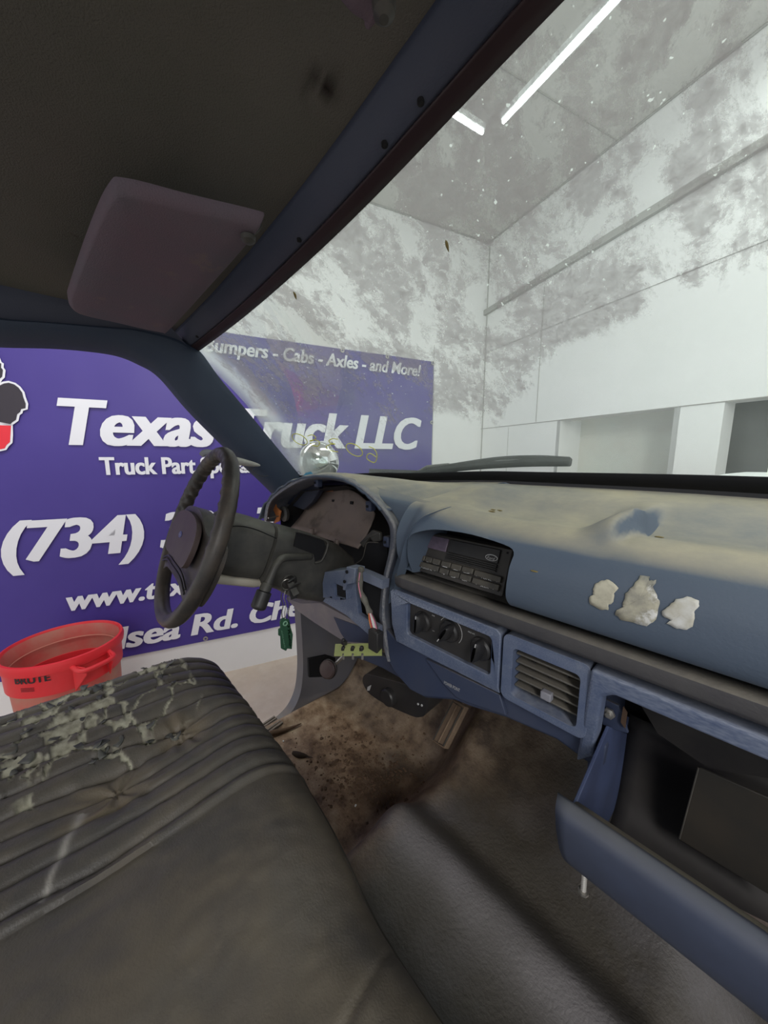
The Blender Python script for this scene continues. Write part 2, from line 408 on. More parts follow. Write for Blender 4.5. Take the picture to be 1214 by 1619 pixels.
# banner
ban = empty('vinyl_banner', W1(.3, .3, .01), 'large purple vinyl banner with white lettering hung on the shop wall', 'banner')
BZ0, BZ1, BS0, BS1 = .305, 2.6, -2.2, 1.885
rows = []
for i in range(60):
    s_ = lerp(BS0, BS1, i / 59); r_ = []
    for j in range(36):
        z_ = lerp(BZ0, BZ1, j / 35)
        w_ = .010 + .006 * noise.noise(Vector((s_ * 1.6, z_ * 1.1 + s_, 3))) + .003 * noise.noise(Vector((s_ * 6, z_ * 3, 9)))
        r_.append(W1(s_, z_, w_))
    rows.append(r_)
sheet = grid('banner_sheet', rows, M['banner'], ban)
def BF(s, z, d=0): return W1(s, z, .0215 + d * .4)
def brow(body, s0, s1, z0, cap, shear, bold):
    return textmesh('lettering', body, BF, M['letter'], ban, s0, s1, z0, cap, shear, bold)
brow('Bumpers - Cabs - Axles - and More!', -.03, 1.742, 2.455, .100, .22, .030)
brow('Texas Truck LLC', -.865, 1.757, 1.802, .290, .25, .040)
brow('Truck Part Specialist', -.69, .36, 1.606, .118, 0, .036)
brow('(734) 391-7', -1.225, .46, 1.078, .262, .22, .043)
brow('www.texas', -.954, -.12, .715, .14, .22, .036)
brow('x Chelsea Rd. Che', -1.37, .585, .38, .165, .22, .036)
def zp(x, y): 
    q = ray(x * .379, 540 + y * .379); t = (WA - CAM).dot(WN) / q.dot(WN); p = CAM + q * t - WA
    return (p.dot(WD), p.z)
def bpoly(name, pts, m, d, label=None):
    o = plate(name, [W1(s, z, d) for s, z in pts], [], .001, m, ban, thv=-WN)
    if label: o['label'] = label
def outl(pts, k):
    c = Vector((sum(p[0] for p in pts) / len(pts), sum(p[1] for p in pts) / len(pts)))
    out = []; n = len(pts)
    for i in range(n):
        a, b, p = Vector(pts[i - 1]), Vector(pts[(i + 1) % n]), Vector(pts[i])
        t = (b - a).normalized(); nn = Vector((t.y, -t.x)); 
        if nn.dot(p - c) < 0: nn = -nn
        out.append(tuple(p + nn * k))
    return out
mitt = [zp(*p) for p in ((0, 190), (25, 178), (45, 175), (68, 182), (85, 195), (100, 215), (105, 235), (115, 262), (114, 280), (96, 284), (92, 296), (80, 305), (75, 328), (60, 338), (52, 346), (0, 336), (-90, 330), (-120, 290), (-110, 240), (-60, 225), (-30, 200))]
up_ = [zp(*p) for p in ((-60, 60), (-20, 55), (0, 76), (6, 92), (14, 96), (13, 112), (21, 122), (18, 150), (8, 158), (0, 176), (-30, 170), (-70, 150), (-110, 110))]
redp = [zp(*p) for p in ((-100, 352), (0, 350), (54, 352), (52, 390), (50, 420), (36, 432), (28, 446), (0, 452), (-40, 470), (-95, 440))]
for nm, p_, m_, l_ in (('map_shape', up_, 'bblack', 'black map shape'), ('map_shape', mitt, 'bblack', 'black map shape'), ('map_shape', redp, 'bred', 'red map shape')):
    bpoly('map_outline', outl(p_, .011), M['letter'], .0222); bpoly(nm, p_, M[m_], .0238, l_)
for s_, z_ in ((-.166, .330), (.99, 2.585), (1.40, 2.585), (1.87, 2.585), (1.872, 2.05), (-1.2, .33), (1.0, .33)):
    M_ = frame(W1(s_, z_, .02), WD, (0, 0, 1)); fin('grommet', lathe(bmesh.new(), [(.007, 0), (.008, .004), (.016, .004), (.018, 0)], M_, 18, False), M['steel'], ban)

# red bin
canC = Vector((-2.13, -.09, 0))
can = empty('trash_can', canC, 'round red plastic trash can with black lettering on the shop floor', 'trash can')
MC = Matrix.Translation(canC)
prof = [(.0, .0), (.215, 0), (.225, .01), (.245, .42), (.250, .51), (.268, .515), (.271, .63), (.284, .635), (.288, .665), (.282, .685), (.272, .688), (.264, .675), (.258, .60), (.236, .1), (.21, .02), (0, .02)]
bm = bmesh.new(); lathe(bm, prof[1:-1], MC, 64, False)
bm.faces.ensure_lookup_table()
for v in bm.verts: v.co = canC + Vector(((v.co.x - canC.x) * .94, (v.co.y - canC.y) * .94, v.co.z))
body = fin('can_body', bm, M['canred'], can, 30)
body.data.materials.append(M['canin'])
for p_ in body.data.polygons:
    if p_.index // 64 >= 10: p_.material_index = 1
bm = bmesh.new(); lathe(bm, [(.001, .015), (.235, .015), (.238, .03), (.001, .03)], MC, 48, False)
for v in bm.verts: v.co = canC + Vector(((v.co.x - canC.x) * .9, (v.co.y - canC.y) * .9, v.co.z))
fin('can_base', bm, mat('can_bottom', (.22, .10, .08), .8), can)
for ang in (math.radians(24), math.radians(204)):
    d_ = Vector((math.cos(ang), math.sin(ang), 0)); t_ = Vector((-d_.y, d_.x, 0)); r_ = []
    sec = [(.245, .645), (.315, .640), (.325, .60), (.245, .50)]
    bm = bmesh.new()
    for sgn in (-1, 1):   # side cheeks
        base = canC + t_ * (.085 * sgn)
        A = [bm.verts.new(base + d_ * a + Vector((0, 0, z)) - t_ * (.02 * sgn if a > .3 else 0)) for a, z in sec]
        B = [bm.verts.new(v.co - t_ * (.008 * sgn)) for v in A]
        bm.faces.new(A); bm.faces.new(B[::-1])
        for i in range(4): bm.faces.new((A[i], A[(i + 1) % 4], B[(i + 1) % 4], B[i]))
    tube(bm, cr([canC + d_ * .245 - t_ * .085 + Vector((0, 0, .64)), canC + d_ * .315 - t_ * .067 + Vector((0, 0, .625)), canC + d_ * .315 + t_ * .067 + Vector((0, 0, .625)), canC + d_ * .245 + t_ * .085 + Vector((0, 0, .64))], 4), .013, 8)
    bev(fin('handle', bm, M['canred'], can), .003)
def canfn(a0, zz, rad=.2575):
    return lambda x, z, d: canC + Vector((math.cos(a0 + x / rad) * rad, math.sin(a0 + x / rad) * rad, zz + z))
textmesh('lettering', 'BRUTE', canfn(math.radians(-48), .60), M['ink'], can, 0, .155, 0, .036, 0, .03)
bm = bmesh.new()
for z_ in (.573, .565, .557):
    tube(bm, [canfn(math.radians(-43), z_, .2552)(x_ * .01, 0, 0) for x_ in range(7)], .0012, 4)
fin('small_print', bm, M['ink'], can)
# a paler ring of litter liner inside the can
bm = bmesh.new(); lathe(bm, [(.236, .60), (.238, .603), (.234, .606), (.232, .60)], MC, 48, False); fin('inner_ring', bm, mat('inner_ring_pink', (.55, .20, .15), .6), can)

# ================================================================= THE CAB
cab = empty('truck_cab', (0, .3, .74), 'dark blue pickup truck cab interior with dirty windshield, headliner and rubber floor', 'truck cab')
# header edge heights
HZ_ = [(-.9, 2.038), (-.39, 2.0575), (0, 2.083), (.25, 2.116), (.45, 2.128), (.9, 2.130)]
HZ = [(k * .05 - .95, sum(interp(HZ_, k * .05 - .95 + d * .03) for d in range(-5, 6)) / 11) for k in range(40)]
def hy(x): return .345 + .028 * (1 - (x / .85) ** 2)
def headpt(x, k):
    z = interp(HZ, x); y = hy(x)
    # k: 0 glass edge .. inner edge against headliner
    prof_ = [(0, 0), (-.008, .004), (-.017, .007), (-.020, .008), (-.028, .011), (-.038, .020), (-.048, .035), (-.054, .050)]
    a, b = prof_[k]; return Vector((x, y + a, z + b))
XS = [lerp(-.84, .9, i / 96) for i in range(97)]
o = grid('windshield_flange', [[headpt(x, k) + Vector((0, .003 if k == 0 else 0, -.002)) for k in (0, 1, 2, 3)] for x in XS], M['flange'], cab); solid(o, .004, 1)
o = grid('header_trim', [[headpt(x, k) for k in (3, 4, 5, 6, 7)] for x in XS], M['trim'], cab); subd(o); solid(o, .01, 1)
for px, py in ((632, 45), (445, 392), (575, 272), (302, 531)):
    bm = bmesh.new(); x_ = Q(px, py, Y=.31).x; p_ = headpt(x_, 4) + Vector((0, 0, -.001)); lathe(bm, [(.0045, -.003), (.004, .001), (.001, .002)], Matrix.Translation(p_) @ Matrix.Rotation(PI, 4, 'X'), 10)
    fin('trim_screw', bm, M['cavity'], cab)
def linz(x, y):
    t = max(0, min(1, (hy(x) - .054 - y) / .5)); e = interp(HZ, x) + .050
    side = sm(-.84, -.66, x)
    return e + .012 * side * sm(0, .3, t) + .001 * noise.noise(Vector((x * 9, y * 9, 0)))
rows = [[Vector((x, lerp(hy(x) - .050, -.9, (j / 120) ** 1.5), linz(x, lerp(hy(x) - .050, -.9, (j / 120) ** 1.5)))) for j in range(121)] for x in XS]
o = grid('headliner', rows, M['liner'], cab); solid(o, .012, 1)
hm = M['liner']; nt = hm.node_tree; at = o.data.attributes.new('smudge', 'FLOAT', 'POINT')
sp_ = [(Q(508, 178, Z=2.12), .016), (Q(498, 190, Z=2.12), .009), (Q(524, 170, Z=2.12), .008)]
at.data.foreach_set('value', [min(1, max(0, sum(math.exp(-((v.co.x - p.x) ** 2 + (v.co.y - p.y) ** 2) / r ** 2) for p, r in sp_) * (.8 + 2.2 * noise.noise(v.co * 90)))) for v in o.data.vertices])
aa = nt.nodes.new('ShaderNodeAttribute'); aa.attribute_name = 'smudge'; x_ = nt.nodes.new('ShaderNodeMix'); x_.data_type = 'RGBA'; b_ = nt.nodes['Principled BSDF']
nt.links.new(aa.outputs['Fac'], x_.inputs[0]); nt.links.new(b_.inputs['Base Color'].links[0].from_socket, x_.inputs[6]); x_.inputs[7].default_value = (.02, .016, .015, 1); nt.links.new(x_.outputs[2], b_.inputs['Base Color'])
# left roof rail + A-pillar
door = [Q(x, y, X=-.82) for x, y in ((-140, 540), (-60, 538), (0, 541), (70, 543), (130, 548), (180, 556), (215, 570), (250, 592), (300, 650), (370, 720), (437, 785), (470, 830))]
inner = [Q(x, y, X=-.775) for x, y in ((-140, 480), (-60, 490), (0, 503), (70, 508), (130, 513), (180, 517), (225, 521), (300, 545), (345, 600), (405, 672), (473, 755), (498, 790))]
mid = [Q(x, y, X=-.785) for x, y in ((-140, 508), (-60, 512), (0, 520), (70, 523), (130, 528), (180, 534), (222, 545), (272, 572), (315, 625), (378, 695), (450, 772), (485, 812))]
outn = [p + Vector((-.05, .01, -.0)) for p in door]
o = grid('a_pillar_trim', [cr(outn, 6), cr(door, 6), cr(mid, 6), cr(inner, 6), [p + Vector((-.012, .012, .004)) for p in cr(inner, 6)]], M['pillar'], cab); subd(o)
# rail return up to the headliner
hl = []
for p in cr(inner, 6):
    y_ = min(p.y, .262); hl.append(Vector((-.765, y_, linz(-.765, y_) + .006)) if p.z > 2.0 else None)
k_ = [i for i, h in enumerate(hl) if h is not None]
ii = cr(inner, 6)
o = grid('roof_side_trim', [[ii[i] + Vector((-.022, 0, -.014)) for i in k_], [(ii[i] + hl[i]) / 2 + Vector((.004, 0, -.006)) for i in k_], [hl[i] for i in k_]], M['trim'], cab); subd(o)

# windshield
def glB(x): return Vector((x, .69 + .19 * (1 - (min(.82, abs(x + .02)) / .78) ** 2.2), sinterp([(-.79, 1.628), (-.4, 1.646), (0, 1.660), (.45, 1.664), (.85, 1.66)], x)))
def glT(x): return Vector((x, hy(x) + .004, interp(HZ, x) + .002))
def glP(x, t):
    p = glB(x).lerp(glT(x), t); return p + Vector((0, .035, .03)) * (4 * t * (1 - t))
nx, nt_ = 150, 90
rows = [[glP(lerp(-.85, .9, i / nx), j / nt_) for j in range(nt_ + 1)] for i in range(nx + 1)]
ws = grid('windshield', rows, None, cab)
# dirt-film map (worn by the wipers low down, thick and mouldy above)
at = ws.data.attributes.new('film', 'FLOAT', 'POINT')
def proj(p):
    q = p - CAM; z = q.dot(fw); return CX + F * q.dot(rt) / z, CY - F * q.dot(upv) / z
wsf = []
for i in range(nx + 1):
    for j in range(nt_ + 1):
        x = lerp(-.85, .9, i / nx); t = j / nt_
        # wiper sweep border height on the glass, as a fraction of its height
        tb = sinterp([(-.785, .02), (-.62, .10), (-.5, .20), (-.30, .30), (-.12, .33), (-.02, .22), (.08, .34), (.20, .47), (.40, .50), (.9, .45)], x)
        f_ = sm(tb - .02, tb + .05, t)
        f_ = max(f_ * (1 - .45 * sm(-.25, -.5, x) * (1 - sm(.45, .6, t))), .35 * sm(-.42, -.6, x))
        wsf.append(f_ * (1 + .7 * sm(-.15, .25, x)))
# vertex order in grid(): row major over x then t
at.data.foreach_set('value', wsf)
ah = ws.data.attributes.new('edge_glare', 'FLOAT', 'POINT')
ah.data.foreach_set('value', [.55 * math.exp(-((lerp(-.85, .9, i / nx) + .78) / .05) ** 2) + .06 for i in range(nx + 1) for j in range(nt_ + 1)])  # pale glare streak beside the pillar, painted into the glass haze
def glassmat():
    m = bpy.data.materials.new('dirty_glass'); m.use_nodes = True; nt = m.node_tree; N = nt.nodes; L = nt.links
    for n in list(N): N.remove(n)
    out = N.new('ShaderNodeOutputMaterial'); tc = N.new('ShaderNodeTexCoord')
    a = N.new('ShaderNodeAttribute'); a.attribute_name = 'film'
    def math_(op, x, y, c=None):
        n = N.new('ShaderNodeMath'); n.operation = op; n.use_clamp = c is not None
        for i, v in enumerate((x, y)):
            if isinstance(v, (int, float)): n.inputs[i].default_value = v
            else: L.new(v, n.inputs[i])
        return n.outputs[0]
    def nz(sc, det, rg=.6, st=(1, 1, 1), rot=(0, 0, 0), dist=0):
        mp = N.new('ShaderNodeMapping'); mp.inputs['Scale'].default_value = st; mp.inputs['Rotation'].default_value = rot; L.new(tc.outputs['Object'], mp.inputs[0])
        n = N.new('ShaderNodeTexNoise'); n.inputs['Scale'].default_value = sc; n.inputs['Detail'].default_value = det; n.inputs['Roughness'].default_value = rg
        n.inputs['Distortion'].default_value = dist
        L.new(mp.outputs[0], n.inputs['Vector']); return n.outputs[0]
    def rm(s, lo, hi, a_=0., b_=1.):
        r = N.new('ShaderNodeMapRange'); r.inputs[1].default_value = lo; r.inputs[2].default_value = hi; r.inputs[3].default_value = a_; r.inputs[4].default_value = b_; L.new(s, r.inputs[0]); return r.outputs[0]
    big = nz(5.0, 3, .5, (1.7, 1, .8), (0, -.6, 0), .6)
    med = nz(16, 9, .74, (1.5, 1, .8), (0, -.6, 0), .5)
    fine = nz(70, 8, .75)
    s = math_('ADD', math_('MULTIPLY', big, .42), math_('MULTIPLY', med, .44)); s = math_('ADD', s, math_('MULTIPLY', fine, .14))
    s = math_('ADD', s, math_('MULTIPLY', math_('SUBTRACT', a.outputs['Fac'], 1.0), .040))
    patch = rm(s, .470, .535)
    patch = math_('MULTIPLY', patch, math_('MINIMUM', a.outputs['Fac'], 1.0))
    spots = rm(nz(120, 2, .5), .70, .74); spots = math_('MULTIPLY', spots, a.outputs['Fac'])
    a2 = N.new('ShaderNodeAttribute'); a2.attribute_name = 'edge_glare'
    hz = math_('ADD', rm(nz(3, 5, .6), .3, .7, .06, .18), a2.outputs['Fac'])
    # grey mould film
    d1 = N.new('ShaderNodeBsdfDiffuse'); d1.inputs[0].default_value = (.30, .285, .285, 1)
    t1 = N.new('ShaderNodeBsdfTranslucent'); t1.inputs[0].default_value = (.30, .285, .285, 1)
    f1 = N.new('ShaderNodeMixShader'); f1.inputs[0].default_value = .55; L.new(d1.outputs[0], f1.inputs[1]); L.new(t1.outputs[0], f1.inputs[2])
    # pale haze film, also carries the painted edge glare
    d2 = N.new('ShaderNodeBsdfDiffuse'); d2.inputs[0].default_value = (.80, .88, .84, 1)
    t2 = N.new('ShaderNodeBsdfTranslucent'); t2.inputs[0].default_value = (.80, .88, .84, 1)
    f2 = N.new('ShaderNodeMixShader'); f2.inputs[0].default_value = .6; L.new(d2.outputs[0], f2.inputs[1]); L.new(t2.outputs[0], f2.inputs[2])
    tr = N.new('ShaderNodeBsdfTransparent'); tr.inputs[0].default_value = (.92, .985, .94, 1)
    gl = N.new('ShaderNodeBsdfGlossy'); gl.inputs['Roughness'].default_value = .03
    fr = N.new('ShaderNodeFresnel'); fr.inputs[0].default_value = 1.25
    m0 = N.new('ShaderNodeMixShader'); L.new(math_('MULTIPLY', fr.outputs[0], .35), m0.inputs[0]); L.new(tr.outputs[0], m0.inputs[1]); L.new(gl.outputs[0], m0.inputs[2])
    m1 = N.new('ShaderNodeMixShader'); L.new(hz, m1.inputs[0]); L.new(m0.outputs[0], m1.inputs[1]); L.new(f2.outputs[0], m1.inputs[2])
    m2 = N.new('ShaderNodeMixShader'); L.new(math_('MULTIPLY', patch, rm(fine, .3, .7, .25, .80)), m2.inputs[0]); L.new(m1.outputs[0], m2.inputs[1]); L.new(f1.outputs[0], m2.inputs[2])
    m3 = N.new('ShaderNodeMixShader'); L.new(math_('MULTIPLY', spots, .55), m3.inputs[0]); L.new(m2.outputs[0], m3.inputs[1]); L.new(f2.outputs[0], m3.inputs[2])
    L.new(m3.outputs[0], out.inputs[0])
    return m
def clearglass():
    m = bpy.data.materials.new('clear_glass_face'); m.use_nodes = True; nt = m.node_tree; N = nt.nodes
    for n in list(N): N.remove(n)
    out = N.new('ShaderNodeOutputMaterial'); tr = N.new('ShaderNodeBsdfTransparent'); tr.inputs[0].default_value = (.97, .985, .975, 1)
    nt.links.new(tr.outputs[0], out.inputs[0]); return m
ws.data.materials.append(glassmat()); ws.data.materials.append(clearglass())
md = solid(ws, .005, 0); md.modifiers['s'].material_offset = 1; md.modifiers['s'].material_offset_rim = 1
# orientation: make sure the first (dirty) face is towards the cabin or outside, either is one sheet
WSB = bvh_of(ws)
# black band at the foot of the glass, pillar-side seal
o = grid('glass_border', [[glP(lerp(-.82, .87, i / 60), t) + Vector((0, -.006, -.002)) for t in (-.01, .02, .035)] for i in range(61)], M['cavity'], cab); solid(o, .003)
def stroke(pts, r, m, parent, name, n=8, off=.004):
    P_ = [hit(WSB, x, y, off) for x, y in pts]; P_ = [p for p in P_ if p]
    if len(P_) < 2: print('STROKE MISS', name, pts[0]); return {}
    return tubeobj(name, cr(P_, 4), r, m, parent, 6)
def zz(x, y): return (300 + x * .3295, 500 + y * .3295)
def ell(cx, cy, rx, ry, rot, n=18, a0=0, a1=360):
    out = []
    for k in range(n + 1):
        a = math.radians(lerp(a0, a1, k / n)); x, y = rx * math.cos(a), ry * math.sin(a); c, s = math.cos(math.radians(rot)), math.sin(math.radians(rot))
        out.append(zz(cx + x * c - y * s, cy + x * s + y * c))
    return out
for s_ in (ell(530, 588, 40, 21, 30), [zz(*p) for p in ((568, 572), (590, 566), (608, 580), (592, 594), (578, 596), (600, 590), (624, 600), (618, 620), (590, 616), (580, 604))],
           [zz(*p) for p in ((712, 588), (690, 584), (670, 594), (680, 606), (700, 610), (676, 612), (656, 626), (672, 640), (714, 648))], ell(792, 638, 44, 24, 32),
           [zz(*p) for p in ((862, 622), (885, 632), (898, 652), (900, 675), (890, 698), (868, 692), (852, 678), (856, 660), (872, 656), (896, 672))]):
    stroke(s_, .0015, M['yel'], ws, 'paint_pen_mark')['label'] = 'yellow paint pen writing'
stk = [hit(WSB, x, y, .004) for x, y in ((478, 753), (484, 747), (492, 745), (496, 749), (490, 756), (482, 758))]
if all(stk): plate('sticker', stk, [], .0006, M['stick'], ws)['label'] = 'small blue sticker'
stroke([(469, 747), (473, 745), (476, 748), (473, 750), (477, 752), (475, 756), (471, 755)], .0008, M['ink'], ws, 'sticker_mark')
for lab_, p_ in (('small dead brown leaf stuck high on the windshield', ((706, 375), (708, 382), (711, 394))), ('tiny dark leaf sliver on the left of the windshield', ((465, 457), (468, 463), (470, 470)))):
    a_, b_, c_ = [hit(WSB, x, y, .006) for x, y in p_]
    bm = bmesh.new(); tube(bm, cr([a_, b_, c_], 4), lambda t: .0004 + .0022 * math.sin(PI * t), 6); tag(fin('dead_leaf', bm, M['leaf']), lab_, 'leaf')

# wiper
wp = empty('windshield_wiper', hit(WSB, 780, 745, -.03), 'worn black wiper blade resting on the outside of the windshield base', 'wiper')
bl = [hit(WSB, x, y + 1, -.018) for x, y in ((645, 753), (700, 745), (760, 739), (830, 735), (897, 734))]
bm = bmesh.new(); pl_ = cr(bl, 8)
rw = [[bm.verts.new(p + o_) for o_ in (Vector((0, 0, .006)), Vector((0, .010, .002)), Vector((0, .006, -.012)), Vector((0, -.002, -.014)), Vector((0, -.004, -.002)))] for p in pl_]
for a_, b_ in zip(rw, rw[1:]):
    for k in range(5): bm.faces.new((a_[k], a_[(k + 1) % 5], b_[(k + 1) % 5], b_[k]))
bm.faces.new(rw[0]); bm.faces.new(rw[-1][::-1])
fin('rubber_blade', bm, M['cavity'], wp)
ar = [hit(WSB, x, y, -.028) for x, y in ((668, 749), (720, 742), (780, 735), (840, 733), (893, 735))]
bm = bmesh.new(); pl_ = cr(ar, 8)
for i, (p, q) in enumerate(zip(pl_, pl_[1:])):
    pass
tube(bm, pl_, lambda t: .0025 + .003 * math.sin(PI * t), 6); fin('wiper_bow', bm, M['cavity'], wp)
tubeobj('wiper_arm', [hit(WSB, 700, 747, -.04), hit(WSB, 665, 752, -.05), hit(WSB, 665, 752, -.05) + Vector((-.08, .02, -.03))], .006, M['blk2'], wp)

# cowl and bonnet outside
o = grid('cowl', [[glB(x) + Vector((0, .02, -.02)), glB(x) + Vector((0, .10, -.04)), glB(x) + Vector((0, .2, -.05))] for x in XS], M['blk'], cab); solid(o, .01)
def hood_z(x, y): return 1.60 + .068 * sm(.15, .42, x) * sm(1.0, 1.25, y) * (1 - sm(1.6, 2.2, y)) - .05 * sm(1.6, 2.4, y)
o = grid('hood', [[Vector((x, y, hood_z(x, y))) for y in [1.05 + .08 * k for k in range(18)]] for x in [lerp(-.85, .95, i / 40) for i in range(41)]], M['white'], cab); solid(o, .02, -1)

# ---------------------------------------------------------------- cab floor
def TUN(x, y):
    """transmission tunnel, driver's footwell, toe board"""
    w = .16 + .05 * sm(.3, -.2, y)
    l = sm(-.17 + .05 * noise.noise(Vector((0, y * 4, 0))), .00, x); r_ = 1 - sm(.42, .60, x)
    top = .155 + .045 * sm(.35, .60, y) * 0 + .16 * sm(.62, 1.05, y)
    h = top * l * r_
    toe = .46 * sm(.74, 1.12, y) ** 1.2
    base = .74 + max(toe, 0)
    # a raised, rounded cross fold of the rubber in front of the seat
    fold = .050 * (1 - sm(.47, .57, y)) * sm(-.16, -.02, x) + .012 * math.exp(-((y - .46) / .04) ** 2) * sm(-.14, 0, x)
    fold += .022 * math.exp(-((y - .70) / .06) ** 2) * sm(.15, .3, x)
    # sides
    side = .02 * sm(-.60, -.66, x)
    foot = .035 * math.exp(-((x + .02) / .06) ** 2 - ((y - .80) / .09) ** 2)
    return base + max(h - toe * .55 * l, 0) + fold + side + foot
def floormat():
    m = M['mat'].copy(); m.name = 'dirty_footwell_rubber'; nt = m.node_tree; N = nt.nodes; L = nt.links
    b = N['Principled BSDF']; src = b.inputs['Base Color'].links[0].from_socket
    a = N.new('ShaderNodeAttribute'); a.attribute_name = 'dirt'
    tc = N.new('ShaderNodeTexCoord'); n = N.new('ShaderNodeTexNoise'); n.inputs['Scale'].default_value = 16; n.inputs['Detail'].default_value = 8; n.inputs['Roughness'].default_value = .65; L.new(tc.outputs['Object'], n.inputs['Vector'])
    r = N.new('ShaderNodeValToRGB'); L.new(n.outputs[0], r.inputs[0]); r.color_ramp.elements[0].position = .36; r.color_ramp.elements[0].color = (.12, .070, .042, 1)
    r.color_ramp.elements[1].position = .66; r.color_ramp.elements[1].color = (.50, .38, .26, 1)
    e = r.color_ramp.elements.new(.5); e.color = (.32, .215, .135, 1)
    mx = N.new('ShaderNodeMix'); mx.data_type = 'RGBA'; 
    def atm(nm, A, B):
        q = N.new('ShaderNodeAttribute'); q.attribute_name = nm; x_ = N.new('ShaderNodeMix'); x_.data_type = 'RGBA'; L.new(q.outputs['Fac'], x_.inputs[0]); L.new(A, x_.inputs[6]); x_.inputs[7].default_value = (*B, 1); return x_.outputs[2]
    L.new(a.outputs['Fac'], mx.inputs[0]); L.new(atm('crest_light', src, (.20, .19, .195)), mx.inputs[6]); L.new(atm('damp', r.outputs[0], (.075, .045, .028)), mx.inputs[7])
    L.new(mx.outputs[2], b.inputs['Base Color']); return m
XF = [lerp(-.66, .95, i / 160) for i in range(161)]; YF = [lerp(-.35, 1.18, j / 150) for j in range(151)]
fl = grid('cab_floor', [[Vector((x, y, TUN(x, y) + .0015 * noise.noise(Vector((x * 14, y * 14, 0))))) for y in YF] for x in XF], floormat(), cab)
at = fl.data.attributes.new('dirt', 'FLOAT', 'POINT'); vals = []
for x in XF:
    for y in YF:
        n_ = noise.fractal(Vector((x * 5, y * 5, 1)), 1, 2, 5)
        d_ = (1 - sm(-.10, .05, x + .08 * n_)) * (1 - .85 * sm(.64, .80, y + .14 * n_))
        d_ = max(d_, .55 * (1 - sm(.00, .16, x)) * sm(.6, .75, y) * (1 - sm(.95, 1.1, y)))
        d_ = max(d_, .45 * math.exp(-((x - .06) / .14) ** 2 - ((y - .86) / .16) ** 2))
        vals.append(max(0, min(1, d_)) * .95)
at.data.foreach_set('value', vals)
fl.data.attributes.new('damp', 'FLOAT', 'POINT').data.foreach_set('value', [.85 * min(1, max(0, math.exp(-((x + .20) / .10) ** 2 - ((y - .60) / .10) ** 2) * 1.2 + .9 * noise.fractal(Vector((x * 12, y * 12, 1)), 1, 2, 5) * math.exp(-((x + .24) / .15) ** 2 - ((y - .60) / .15) ** 2))) for x in XF for y in YF])
fl.data.attributes.new('crest_light', 'FLOAT', 'POINT').data.foreach_set('value', [max(0, sm(-.14, -.02, x) * (math.exp(-((y - .455) / .05) ** 2) * .9 + .08 * (1 - sm(.45, .5, y)) + .45 * math.exp(-((y - .70) / .05) ** 2) * sm(.2, .35, x)) * (.9 + .5 * noise.fractal(Vector((x * 7, y * 7, 6)), 1, 2, 4))) for x in XF for y in YF])  # lit look of the mat crests, painted in as paler rubber
solid(fl, .01, -1)
# grey-blue bare patch and ribbed heel area are in the clods below
# dirt clods (nobody could count them)
FLB = bvh_of(fl)
bm = bmesh.new(); cnt = 0
while cnt < 750:
    px, py = random.gauss(565, 52), random.gauss(1205, 36)
    if random.random() < .5: px, py = random.gauss(592, 32), random.gauss(1238, 20)
    p = hit(FLB, px, py, 0)
    if not p or p.x > -.09 or p.x < -.6 or p.y > .9: continue
    r_ = random.choice((.0012, .0016, .0016, .002, .0026, .0036, .005)); cnt += 1
    m_ = Matrix.Translation(p + Vector((0, 0, r_ * .3))) @ Matrix.Rotation(random.random() * 6, 4, 'Z') @ Matrix.Diagonal((r_ * random.uniform(.8, 1.8), r_, r_ * .7, 1))
    res = bmesh.ops.create_icosphere(bm, subdivisions=1, radius=1, matrix=m_)
    for v in res['verts']: v.co += noise.noise_vector(v.co * 300) * r_ * .7
tag(fin('loose_dirt', bm, M['clod'], None, 0), 'crumbled brown dirt lying in the driver footwell', 'dirt', kind='stuff')
a_ = [hit(FLB, x, y, .005) for x, y in ((463, 1192), (473, 1196), (483, 1197), (494, 1200))]
tag(tubeobj('dirt_lump', cr(a_, 4), lambda t: .005 + .004 * math.sin(5 * t), mat('dark_lump', (.05, .035, .025), .9)), 'dark elongated clump lying among the dirt near the door sill', 'debris')
a_ = [hit(FLB, x, y, .006) for x, y in ((418, 1166), (432, 1160), (446, 1157), (462, 1152), (476, 1146))]
if all(a_): tag(tubeobj('twig_litter', cr(a_, 5), lambda t: .010 * (1 - t) + .002, M['clod'], None, 8), 'ragged brown plant litter along the door sill', 'debris')
for k, (x, y) in enumerate(((448, 1173), (420, 1176), (562, 1275))):
    p = hit(FLB, x, y, .003)
    if p: tag(fin('paper_scrap', box(bmesh.new(), 0, .006, .004, .002, M=Matrix.Translation(p) @ Matrix.Rotation(k, 4, 'Z')), M['white']), ('tiny white scrap near the door sill dirt', 'tiny white scrap by the seat corner', 'tiny white fleck at the foot of the dirt pile')[k], 'scrap')
# sill scuff plate
sp = empty('sill_plate', Q(425, 1150, X=-.66), 'ribbed grey metal sill plate lying at the door opening', 'sill plate')
d0 = Q(408, 1160, Z=.755); d1_ = Q(440, 1138, Z=.755); ax = (d1_ - d0); cx_ = ax.cross(Vector((0, 0, 1))).normalized()
bm = bmesh.new()
for k in range(5):
    o_ = cx_ * (.012 * (k - 2)); tube(bm, [d0 + o_, d1_ + o_], .0055, 6)
box(bm, 0, ax.length, .06, .004, M=frame((d0 + d1_) / 2 - Vector((0, 0, .004)), ax, cx_))
fin('ribbed_strip', bm, mat('sill_metal', (.20, .17, .14), .5, (.35, .3, .25), 40, .8), sp)

